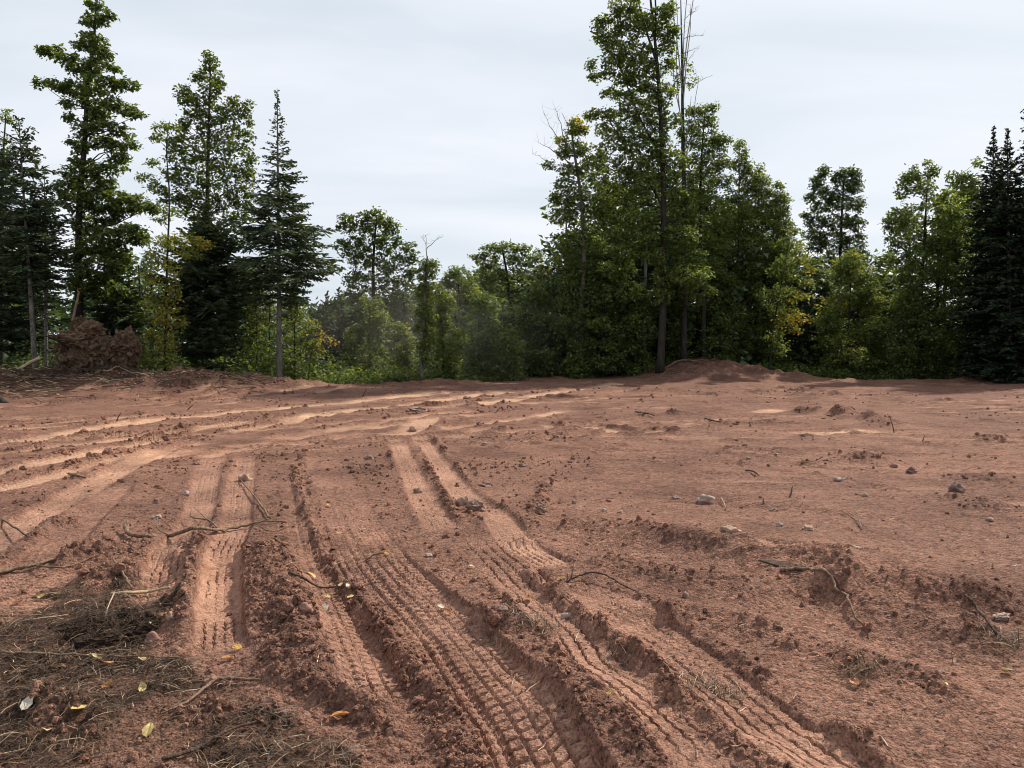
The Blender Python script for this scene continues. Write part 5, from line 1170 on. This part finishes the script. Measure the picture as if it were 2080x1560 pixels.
def upright(label, x0, y0, x1, y1, r, mat=None, cat='twig'):
    b = GH(x0, y0); t = W(x1, y1, b[1] + 0.02)
    b[2] -= 0.03
    m_ = (b + t) / 2 + RNG.normal(0, 0.03, 3) * np.linalg.norm(t - b)
    return S('upright_twig', label, [b, m_, t], [r, r * 0.8, r * 0.4], mat or M_STICKDARK, cat=cat)
upright('dark twig standing upright beyond the lighter tan patch on the right', 1817, 879, 1808, 848, 0.010)
upright('small twig standing near the right edge behind the dirt heap', 1872, 896, 1878, 884, 0.010)
upright('split brown stake end standing out of the flat soil', 1602, 1010, 1610, 987, 0.012, M_STICK)
upright('tiny brown stub leaning right of the split stake', 1630, 1013, 1635, 1006, 0.009, M_STICK)
upright('brown peg end standing left of the split stake', 1552, 1023, 1550, 1012, 0.012, M_STICK)
upright('thin dark sapling stem leaning at the far edge below the dusty gap', 734, 808, 745, 788, 0.018)
upright('thin upright twig at the far edge below the orange leaved sapling', 596, 800, 595, 788, 0.02)
upright('short dark twig standing among the swept tracks on the left', 236, 856, 246, 838, 0.016)
upright('thin twig leaning in the swept tracks left of the middle', 548, 848, 525, 836, 0.012)
upright('short twig standing on the flat ground far left of the middle', 378, 832, 392, 822, 0.016)
upright('small forked twig standing in the lower left bank hollow', 212, 1104, 208, 1078, 0.005)
upright('curved weed stalk standing by the tread marks on the lower right', 1937, 1350, 1932, 1322, 0.003, M_STICK)
S('fallen_stick', 'long thin wire like stem lying level across the dead grass', gpath([(0, 1333, .02), (60, 1338, .03), (150, 1342, .03), (250, 1344, .03), (365, 1343, .02)]), [0.007, 0.006, 0.005, 0.003], M_STICK)
S('fallen_stick', 'thin bent stick passing behind the dark red stone', gpath([(322, 1458, .015), (370, 1440, .02), (412, 1412, .025), (440, 1392, .03), (480, 1387, .02), (530, 1385, .01)]), [0.004, 0.006, 0.008, 0.008, 0.006], M_STICK, [(gpath([(450, 1390, .03), (468, 1398, .02), (445, 1410, .01)]), 0.004)])
S('fallen_stick', 'pale stick pointing right over the dark topsoil hollow', gpath([(226, 1218, .04), (260, 1216, .04), (300, 1210, .03), (345, 1200, .02)]), [0.010, 0.011, 0.008], M_STICKPALE, [(gpath([(232, 1218, .04), (220, 1245, .04), (215, 1265, .03), (222, 1300, .01)]), 0.005), (gpath([(252, 1217, .04), (275, 1230, .03), (292, 1240, .01)]), 0.004)])
S('fallen_stick', 'thin pale stem lying in the dead grass at the left below the topsoil hollow', gpath([(40, 1268, .02), (80, 1263, .02), (140, 1256, .02)]), [0.005, 0.005, 0.003], M_STICKPALE)
S('fallen_stick', 'long dark twig lying along the bottom left corner', gpath([(330, 1552, .02), (400, 1530, .02), (460, 1500, .03), (520, 1475, .02)]), [0.008, 0.008, 0.006, 0.004], M_STICKDARK, [(gpath([(440, 1512, .02), (470, 1480, .02), (500, 1470, .02)]), 0.004)])
S('fallen_stick', 'brown stick slanting down from the left bank to the small stone', gpath([(230, 1142, .03), (250, 1172, .03), (268, 1200, .01)]), [0.007, 0.008, 0.006], M_STICK)
S('fallen_stick', 'thin dark twig slanting across the lower middle left ground', gpath([(520, 1443, .01), (560, 1462, .02), (600, 1482, .01)]), [0.004, 0.005, 0.003], M_STICKDARK)
S('fallen_stick', 'short brown stick lying among the swept tracks at left', gpath([(139, 965, .02), (155, 971, .03), (175, 973, .02)]), [0.016, 0.018, 0.010], M_STICK)
S('fallen_stick', 'small dark brush of twigs lying on the flat ground near the central tracks', gpath([(1290, 838, .02), (1310, 845, .05), (1330, 846, .02)]), [0.015, 0.02, 0.01], M_STICKDARK, [(gpath([(1305, 845, .04), (1320, 836, .1), (1332, 834, .12)]), 0.01), (gpath([(1300, 843, .04), (1296, 834, .1)]), 0.01), (gpath([(1315, 846, .04), (1322, 852, .05)]), 0.01)])
S('fallen_stick', 'dark stick lying level on the flat soil right of the tan patch', gpath([(1432, 852, .02), (1460, 860, .03), (1500, 864, .02)]), [0.018, 0.018, 0.01], M_STICKDARK)
S('fallen_stick', 'thin curved twig by the flat pebbles beyond the ribbed tracks', gpath([(952, 905, .01), (970, 893, .03), (1000, 894, .03), (1006, 908, .01)]), [0.005, 0.006, 0.004], M_STICKDARK)
S('fallen_stick', 'short dark twig lying in the middle of the plain soil', gpath([(1515, 957, .01), (1530, 962, .03), (1542, 968, .01)]), [0.01, 0.012, 0.006], M_STICKDARK)
S('fallen_stick', 'thin dark twig near the orange leaf at the centre left', gpath([(738, 1143, .01), (760, 1132, .02), (790, 1124, .01)]), [0.003, 0.005, 0.003], M_STICKDARK)
S('fallen_stick', 'grey knobbed twig by the pale grey stone', gpath([(1465, 1017, .03), (1470, 1025, .03), (1474, 1030, .01)]), [0.008, 0.006, 0.004], M_STICKPALE)
# a loose slab of bark
pv = [gp(1540, 1142, .02), gp(1595, 1147, .025), gp(1640, 1158, .02), gp(1622, 1161, .012), gp(1580, 1153, .012)]
up_ = np.array([0, 0, 0.012])
vv = np.array(pv + [q - up_ for q in pv]) - pv[0]
bs = mesh_from('bark_slab', vv, [np.array([[0, 1, 2, 3, 4]]), np.array([[9, 8, 7, 6, 5]]), np.array([[i, 5 + i, 5 + (i + 1) % 5, (i + 1) % 5] for i in range(5)])], M_STICKDARK, smooth=False, loc=[float(t) for t in pv[0]])
tag(bs, 'grey slab of bark lying at the upper end of the long curving root', 'bark')

# matted clump of black topsoil and roots
cp = GH(222, 1290); kk = np.linalg.norm(cp - np.array([0, 0, CAM_H])) / F_PX
M_TOPSOIL = None
def topsoil():
    m = NT('black_topsoil'); p = m.pos(); n = m.noise(60, 5, 0.7, p)
    b = m.n('ShaderNodeBsdfPrincipled', {'Base Color': m.ramp(n, [(0.3, (0.016, 0.011, 0.008)), (0.55, (0.045, 0.029, 0.020)), (0.75, (0.12, 0.072, 0.05))]), 'Roughness': 0.95, 'Specular IOR Level': 0.1,
        'Normal': m.n('ShaderNodeBump', {'Strength': 1.0, 'Distance': 0.02, 'Height': n}).outputs[0]})
    return m.finish(b.outputs[0])
M_TOPSOIL = topsoil()
g0 = np.random.default_rng(17)
sod = empty('sod_clump', cp, 'black matted clump of topsoil and roots torn loose on the near left bank', 'sod clump')
A_ = Acc()
for (dx, dy, rx, ry, rz, sd) in [(g0.normal(-0.03, 0.12), g0.normal(0.03, 0.08), g0.uniform(0.03, 0.085), g0.uniform(0.025, 0.06), g0.uniform(0.02, 0.05), q_) for q_ in range(46)]:
    v, f = blob(rx, ry, rz, sd + 40, 18, 11, 0.45, 2.4, oct_=4); z_ = float(hgt(cp[0] + dx, cp[1] + dy)[0]) - cp[2]; A_.add(v + np.array([dx, dy, z_ + rz * 0.35]), f)
A_.build('soil', M_TOPSOIL, sod, smooth=False)
F_ = Acc(); g = np.random.default_rng(91)
for i in range(260):
    an = g.uniform(0, 6.28); s_ = np.array([g.normal(-0.03, 0.15), g.normal(0.03, 0.09), 0.0]); s_[2] = float(hgt(cp[0] + s_[0], cp[1] + s_[1])[0]) - cp[2] + g.uniform(0.03, 0.11)
    ln = g.uniform(0.04, 0.16); e_ = s_ + np.array([math.cos(an) * ln, math.sin(an) * ln - 0.02, g.normal(-0.02, 0.03)])
    v, f = tube(np.array([s_, (s_ + e_) / 2 + g.normal(0, 0.02, 3), e_]), [0.0016, 0.0014, 0.0008], 3, cap=False); F_.add(v, f)
o = F_.build('fine_roots', M_STICKDARK, sod); o['kind'] = 'stuff'

# ------------------------------------------------------------------ stones
def stone(px, py, w, hh, kind, label, seed):
    p = GH(px, py + hh * 0.4)
    k = np.linalg.norm(p - np.array([0, 0, CAM_H])) / F_PX
    rx = w * k * 0.5; rz = max(hh * k * 0.62, 0.008)
    v, f = blob(rx, max(rx * RNG.uniform(0.65, 0.95), rz * 0.7), rz, seed, 18, 11, 0.62, 1.5, oct_=3)
    o = mesh_from('stone', v, f, STONE[kind], smooth=bool(seed % 3))
    o.location = (p[0], p[1], p[2] + rz * 0.30); o.rotation_euler = (RNG.normal(0, 0.1), RNG.normal(0, 0.1), RNG.uniform(-0.4, 0.4))
    tag(o, label, 'stone', 'loose stones on the dirt')
for i, s_ in enumerate([
    (497, 970, 24, 17, 'tan', 'round pale tan stone at the far end of the left ribbed tracks'),
    (941, 1019, 28, 20, 'tan', 'tan stone in the ribbed track, left one of the touching pair'),
    (965, 1028, 38, 20, 'grey', 'larger grey stone in the ribbed track, right one of the touching pair'),
    (849, 996, 18, 12, 'grey', 'stone on the edge of the short ribbed track, up left of the touching pair'),
    (1434, 1013, 34, 16, 'pale', 'jagged pale grey stone on the plain soil right of centre'),
    (1373, 1010, 15, 6, 'pale', 'flat white stone just left of the jagged pale grey one'),
    (1483, 1075, 36, 11, 'tan', 'broad flat buff stone sunk in the soil right of centre'),
    (1642, 1073, 20, 10, 'tan', 'flat buff stone right of the broad flat one'),
    (1572, 1035, 16, 7, 'grey', 'small smooth grey stone between jagged stone and upright stake'),
    (1583, 1066, 12, 7, 'pale', 'little light stone beside the flat buff pair'),
    (1943, 992, 29, 19, 'dark', 'big dark round stone sitting on the surface near the right edge'),
    (1851, 955, 17, 10, 'dark', 'dark stone below the dirt heap on the right'),
    (1815, 945, 14, 7, 'red', 'reddish stone at the foot of the dirt heap on the right'),
    (1705, 973, 16, 8, 'pale', 'whitish stone left of the dark stones on the right'),
    (2035, 1251, 23, 9, 'pale', 'flat white stone near the right edge above the black hollow'),
    (1022, 1238, 24, 12, 'dark', 'rounded grey brown stone below the yellow leaf in the middle'),
    (1393, 1209, 12, 12, 'grey', 'small upright stone right of the arching root'),
    (432, 1384, 26, 18, 'red', 'dark red stone touching the bent stick in the lower left'),
    (347, 1252, 16, 13, 'tan', 'small tan stone in the hump right of the topsoil hollow'),
    (308, 1297, 24, 18, 'red', 'pinkish stone under the curled grey leaf'),
    (318, 1050, 17, 8, 'pale', 'flat pale stone above the long bare branch'),
    (317, 1018, 12, 9, 'dark', 'dark little stone on the plain patch left of the ribbed tracks'),
    (378, 1003, 12, 9, 'pale', 'small white stone touching the left ribbed track'),
    (852, 831, 38, 9, 'grey', 'long grey boulder lying far off among the swept tracks'),
    (838, 871, 15, 11, 'tan', 'rounded stone pressed into the crossing rut in the middle distance'),
    (1062, 945, 15, 7, 'dark', 'dark flat stone on the plain soil right of the ribbed track'),
    (985, 983, 24, 9, 'red', 'reddish stone on the plain soil beside the ribbed track bend'),
    (968, 962, 7, 12, 'red', 'small reddish stone up left of the flat reddish one'),
    (1167, 1019, 12, 10, 'grey', 'small round grey stone right of the low dark ridge'),
    (1100, 1031, 20, 16, 'grey', 'rough stone on the low dark ridge right of the ribbed track'),
    (1226, 1036, 10, 7, 'pale', 'small pale pebble, left one of the two right of the low ridge'),
    (1260, 1039, 10, 7, 'tan', 'small tan pebble, right one of the two right of the low ridge'),
    (984, 901, 13, 6, 'pale', 'white flat pebble inside the curved twig'),
    (973, 858, 10, 7, 'red', 'small stone beyond the crossing rut'),
    (1150, 1250, 25, 13, 'pale', 'pale pinkish stone between the ribbed tracks near the orange leaf'),
    (1741, 1110, 18, 7, 'pale', 'flat pale stone on the slope right of the crossed twigs'),
    (2010, 1055, 14, 6, 'tan', 'tan pebble near the right edge below the big dark stone'),
    (1304, 1065, 8, 6, 'pale', 'tiny white pebble on the first loose bank'),
    (366, 769, 9, 10, 'red', 'upper one of two pinkish stones on the left bank'),
    (377, 782, 15, 10, 'red', 'lower broader one of two pinkish stones on the left bank'),
    (869, 1128, 14, 7, 'pale', 'pale stone on the trampled soil between lugged and ribbed tracks'),
    (822, 1077, 12, 9, 'grey', 'grey stone on the trampled soil above the pale one'),
    (750, 929, 16, 7, 'grey', 'flat grey stone at the far end of the lugged tracks'),
    (1758, 1005, 9, 6, 'pale', 'tiny pale pebble right of the split stake'),
    (1520, 930, 9, 5, 'pale', 'tiny white pebble on the dark stained earth'),
    (1705, 1485, 9, 7, 'red', 'small reddish pebble near the bottom right ribbed track'),
    (620, 1236, 26, 17, 'red', 'earth coloured stone on the hump beside the grey white leaf')]):
    stone(*s_, seed=i + 1)

# ------------------------------------------------------------------ fallen leaves
def fallen_leaf(px, py, size, hue, label, tilt=0.35, asp=0.62):
    p = GH(px, py)
    L_ = size * 0.85
    nseg = 6; t = np.linspace(0, 1, nseg + 1); wdt = np.sin(np.pi * t ** 0.8) ** 0.8 * asp * L_ * 0.5
    fold = RNG.uniform(0.1, 0.5); curl = RNG.uniform(-0.25, 0.5)
    zc = curl * L_ * (t - 0.5) ** 2 * 1.6
    v = []
    for i in range(nseg + 1):
        for s in (-1, -0.5, 0, 0.5, 1):
            jag = 1 + (0.10 if i % 2 else -0.06) * (abs(s) == 1)
            v.append([wdt[i] * s * jag, t[i] * L_ - L_ / 2, zc[i] + abs(s) * wdt[i] * fold + RNG.normal(0, 0.0015)])
    f = [[i * 5 + j, i * 5 + j + 1, (i + 1) * 5 + j + 1, (i + 1) * 5 + j] for i in range(nseg) for j in range(4)]
    o = mesh_from('fallen_leaf', np.array(v), [np.array(f)], M_FALLEN, None, {'tint': np.full(len(v), hue)}, smooth=False)
    o.location = (p[0], p[1], p[2] + 0.012 + 0.10 * L_)
    o.rotation_euler = (RNG.normal(0.25, tilt * 0.6), RNG.normal(0, tilt), RNG.uniform(0, 6.28))
    tag(o, label, 'leaf', 'fallen autumn leaves')
for a_ in [
    (1076, 1221, .085, .45, 'bright yellow leaf in the middle of the ribbed tracks'), (660, 1236, .085, .03, 'crumpled grey white leaf right of an orange leaf in the lugged track'),
    (641, 1229, .07, .58, 'orange leaf touching the crumpled grey white one'), (632, 1170, .11, .42, 'long yellow leaf curled in the lugged track above the dark stick'),
    (692, 1191, .06, .28, 'pale yellow leaf at the tip of the smooth dark stick'), (706, 1193, .05, .02, 'white leaf beside the tip of the smooth dark stick'),
    (665, 1215, .055, .30, 'small pale yellow leaf between dark stick and crumpled leaf'), (712, 1215, .07, .27, 'olive yellow leaf leaning on the clod ridge'),
    (667, 1030, .075, .62, 'orange leaf on the upper lugged track'), (686, 1086, .055, .5, 'yellow leaf lower on the upper lugged track'),
    (821, 1167, .045, .48, 'small yellow leaf on the right lugged track'), (784, 1129, .055, .55, 'golden leaf by the thin twig at centre left'),
    (958, 1155, .06, .05, 'whitish leaf standing on edge below the touching stones'), (961, 1164, .06, .72, 'brown leaf under the whitish leaf'),
    (38, 1227, .085, .66, 'orange brown leaf at the left edge, larger one of the nearby two'), (86, 1218, .075, .36, 'yellow leaf right of the orange brown one at the left edge'),
    (89, 1187, .04, .36, 'tiny yellow leaf above the left edge leaves'), (168, 1187, .035, .34, 'tiny pale leaf left of the topsoil hollow'),
    (195, 1343, .075, .22, 'pale greenish ribbed leaf in the dead grass'), (217, 1354, .085, .70, 'rust brown leaf touching the pale greenish one'),
    (220, 1398, .07, .70, 'rust brown leaf below in the dead grass'), (290, 1404, .07, .30, 'pale yellow leaf lying flat at the end of the dead grass'),
    (159, 1450, .10, .36, 'long yellow ribbed leaf low on the left'), (302, 1493, .085, .33, 'pale yellow leaf near the bottom below the dead grass'),
    (57, 1437, .085, .04, 'white torn leaf near the left bottom corner'), (95, 1490, .08, .18, 'buff curled leaf in the bottom left corner'),
    (481, 1322, .065, .52, 'golden leaf at the lower end of the left rut'), (459, 1343, .06, .72, 'brown leaf below the golden one in the left rut'),
    (692, 1461, .10, .70, 'brown orange curled leaf at the bottom below the lugged track'), (413, 1162, .07, .74, 'brown leaf on the hump between the left ruts'),
    (895, 1238, .06, .03, 'white leaf on the right lugged track'), (911, 1248, .065, .78, 'brown leaf beside the white one on the right lugged track'),
    (1232, 1257, .07, .74, 'rust leaf at the top of the ribbed pair at right'), (1240, 1417, .05, .38, 'small yellow leaf beside the deep rut wall'),
    (1736, 1395, .08, .85, 'dark red leaf under a grass clump at the lower right'), (2046, 1368, .075, .12, 'cream leaf near the right edge'),
    (1918, 1396, .055, .25, 'straw coloured leaf tuft left of the cream leaf'), (1138, 1181, .06, .30, 'pale yellow leaf at the foot of the arching root'),
    (312, 1278, .085, .05, 'curled grey leaf above the pinkish stone'), (1577, 922, .10, .25, 'straw coloured leaf on the dark stained earth'),
    (1937, 1347, .03, .02, 'tiny white petal like leaf at the curved weed stalk'), (289, 1345, .055, .3, 'small buff leaf in the dead grass right of the rust brown ones')]:
    fallen_leaf(*a_)

# ------------------------------------------------------------------ stuff: clods, dead grass, straw
def ico():
    t = (1 + 5 ** 0.5) / 2
    v = np.array([(-1, t, 0), (1, t, 0), (-1, -t, 0), (1, -t, 0), (0, -1, t), (0, 1, t), (0, -1, -t), (0, 1, -t), (t, 0, -1), (t, 0, 1), (-t, 0, -1), (-t, 0, 1)]) / math.sqrt(1 + t * t)
    f = np.array([(0, 11, 5), (0, 5, 1), (0, 1, 7), (0, 7, 10), (0, 10, 11), (1, 5, 9), (5, 11, 4), (11, 10, 2), (10, 7, 6), (7, 1, 8), (3, 9, 4), (3, 4, 2), (3, 2, 6), (3, 6, 8), (3, 8, 9), (4, 9, 5), (2, 4, 11), (6, 2, 10), (8, 6, 7), (9, 8, 1)])
    return v, f
IV, IF = ico()
g = np.random.default_rng(55)
M = 90000
cy = 2.5 * (11.0 / 2.5) ** g.random(M); cx = g.uniform(-1, 1, M) * (cy * 0.70 + 0.3)
pl = sample(LOOSE2, cx, cy); ph_ = sample(hum_shade, cx, cy)
keep = g.random(M) < np.where(cx > 0.5 + 0.12 * cy, 0.33, 1.0) * (0.03 + 0.55 * np.clip(pl - 0.45, 0, 1) ** 1.2) * (1 - 0.93 * np.clip(ph_ * 1.3, 0, 1))
cx, cy, pl = cx[keep][:8500], cy[keep][:8500], pl[keep][:8500]
fy_ = 9 * (30.0 / 9) ** g.random(M); fx_ = g.uniform(-1, 1, M) * fy_ * 0.70
fl = sample(LOOSE2, fx_, fy_); gt = sstep(0.50, 0.66, noise(fx_, fy_, 0.8, 0.5, 2.0, 1)) + 2.0 * sstep(0.75, 0.95, fl)
kp = g.random(M) < 0.30 * gt * np.clip(fl, 0, 1) * np.where(fx_ < 1, 0.8, 0.22)
fx_, fy_, fl = fx_[kp][:5000], fy_[kp][:5000], fl[kp][:5000]
NN_ = len(cx); cx, cy, pl = np.concatenate([cx, fx_]), np.concatenate([cy, fy_]), np.concatenate([pl, fl])
n = len(cx); rad = np.exp(g.normal(math.log(0.0075), 0.45, n)) * (0.75 + 0.75 * pl) * np.interp(cy, [2.5, 8, 12, 28], [0.85, 1.3, 1.8, 2.8])
cz = hgt(cx, cy) + rad * 0.25
sc_ = rad[:, None] * g.uniform(0.6, 1.25, (n, 3))
an = g.uniform(0, 6.28, n); ca, sa = np.cos(an), np.sin(an)
V = IV[None] * (1 + g.normal(0, 0.17, (n, 12, 1))) * sc_[:, None, :]
V = np.stack([V[..., 0] * ca[:, None] - V[..., 1] * sa[:, None], V[..., 0] * sa[:, None] + V[..., 1] * ca[:, None], V[..., 2]], -1) + np.stack([cx, cy, cz], -1)[:, None, :]
F = (IF[None] + (np.arange(n) * 12)[:, None, None]).reshape(-1, 3)
o = mesh_from('loose_clods', V.reshape(-1, 3), [F], M_CLOD, None, {'tint': np.repeat(np.clip(g.normal(0.3, 0.35, n), 0, 1), 12)}, smooth=False)
o['kind'] = 'stuff'; o['label'] = 'crumbs and clods of red soil thrown up beside the ruts'

def strands(name, label, C, length, width, tint, mat, lift=0.02, stand=0.25):
    n = len(C); an = g.uniform(0, 6.28, n); ln = length * g.uniform(0.4, 1.4, n); bend = g.normal(0, 0.7, n); ns = 4
    P = np.zeros((n, ns, 3)); P[:, 0] = C; hd = an.copy(); el = np.abs(g.normal(0, stand, n))
    for i in range(1, ns):
        st = ln / (ns - 1)
        P[:, i, 0] = P[:, i - 1, 0] + np.cos(hd) * st * np.cos(el); P[:, i, 1] = P[:, i - 1, 1] + np.sin(hd) * st * np.cos(el); P[:, i, 2] = P[:, i - 1, 2] + np.sin(el) * st
        hd += bend / ns; el -= 0.25
    zg = hgt(P[..., 0].ravel(), P[..., 1].ravel()).reshape(n, ns) + 0.006
    P[..., 2] = np.maximum(P[..., 2], zg)
    sd = np.stack([-np.sin(an), np.cos(an), np.zeros(n)], -1)[:, None, :] * (width * g.uniform(0.5, 1.3, n))[:, None, None] * np.array([1, 0.9, 0.7, 0.25])[None, :, None]
    sd = sd + np.array([0, 0, 1.0]) * np.abs(sd).sum(-1, keepdims=True) * 0.4
    V = np.stack([P - sd, P + sd], 2).reshape(-1, 3)
    b = np.arange(n)[:, None, None] * (ns * 2) + (np.arange(ns - 1) * 2)[None, :, None] + np.array([0, 1, 3, 2])[None, None]
    o = mesh_from(name, V, [b.reshape(-1, 4)], mat, None, {'tint': np.repeat(np.clip(tint, 0, 1), ns * 2)}, smooth=False)
    o['kind'] = 'stuff'; o['label'] = label
M = 60000
cy = g.uniform(2.45, 5.6, M); cx = g.uniform(-3.6, 0.6, M); hh_ = sample(hum_shade, cx, cy)
kp = g.random(M) < np.clip(hh_, 0, 1) ** 1.3 * 0.7
cx, cy = cx[kp][:13000], cy[kp][:13000]
zc = hgt(cx, cy) + np.abs(g.normal(0, 0.018, len(cx)))
strands('dead_grass', 'dead grass, roots and stems torn up with the topsoil in the near left corner', np.stack([cx, cy, zc], -1), 0.085, 0.0012, np.clip(g.normal(0.20, 0.33, len(cx)), 0, 1), M_STRAW)
M = 1500
cy = 2.5 * (9.0 / 2.5) ** g.random(M); cx = g.uniform(-1, 1, M) * (cy * 0.68); zc = hgt(cx, cy) + 0.004
strands('straw_bits', 'scattered straws, rootlets and stems on the bare soil', np.stack([cx, cy, zc], -1), 0.08, 0.0016, np.clip(g.normal(0.42, 0.35, M), 0, 1), M_STRAW, stand=0.35)
def tuft(label, px, py, nn, rad, ln, tn):
    global g
    p = GH(px, py); C = p + np.stack([g.normal(0, rad, nn), g.normal(0, rad * 0.7, nn), np.zeros(nn)], -1); C[:, 2] = hgt(C[:, 0], C[:, 1]) + 0.004
    strands('grass_tuft', label, C, ln, 0.0013, np.clip(g.normal(tn, 0.25, nn), 0, 1), M_STRAW, stand=0.8)
    o = bpy.data.objects[-1] if False else [q for q in COL.objects if q.name.startswith('grass_tuft')][-1]
    del o['kind']; tag(o, label, 'grass tuft')
tuft('tuft of reddish dead grass below the rounded grey brown stone', 1090, 1275, 130, 0.06, 0.10, 0.35)
tuft('dry grass clump with a dark hollow above the dark red leaf', 1745, 1372, 120, 0.06, 0.10, 0.45)
tuft('dry grass clump growing between the two ribbed tracks at right', 1420, 1390, 90, 0.06, 0.08, 0.6)
tuft('grassy clump at the black hollow by the right edge', 2045, 1312, 120, 0.07, 0.10, 0.5)
tuft('dry grass clump trailing along the outer ribbed track at right', 1480, 1415, 90, 0.05, 0.08, 0.5)

# ------------------------------------------------------------------ a drift of dust hanging in the gap
c = W(850, 680, 32.2)
v, f = blob(8.5, 2.6, 3.9, 3, 28, 18, 0.0, 1.0)
m = NT('dust'); p = m.obj()
mp = m.n('ShaderNodeMapping', {'Vector': p, 'Scale': (1 / 8.4, 1 / 2.55, 1 / 3.85)}).outputs[0]
gr = m.n('ShaderNodeTexGradient', {'Vector': mp}, gradient_type='QUADRATIC_SPHERE').outputs['Fac']
den = m.math('MULTIPLY', m.math('MULTIPLY', gr, m.ramp(m.noise(0.55, 2, 0.5, p), [(0.3, 0.25), (0.7, 1.0)])), 0.11)
vol = m.n('ShaderNodeVolumePrincipled', {'Color': (0.80, 0.74, 0.68, 1), 'Density': den, 'Anisotropy': 0.3})
m.t.links.new(vol.outputs[0], m.out.inputs['Volume'])
du = mesh_from('dust_cloud', v, f, m.m); du.location = [float(t) for t in c]; du['kind'] = 'stuff'; du['label'] = 'thin drift of dust hanging in the gap before the young trees'
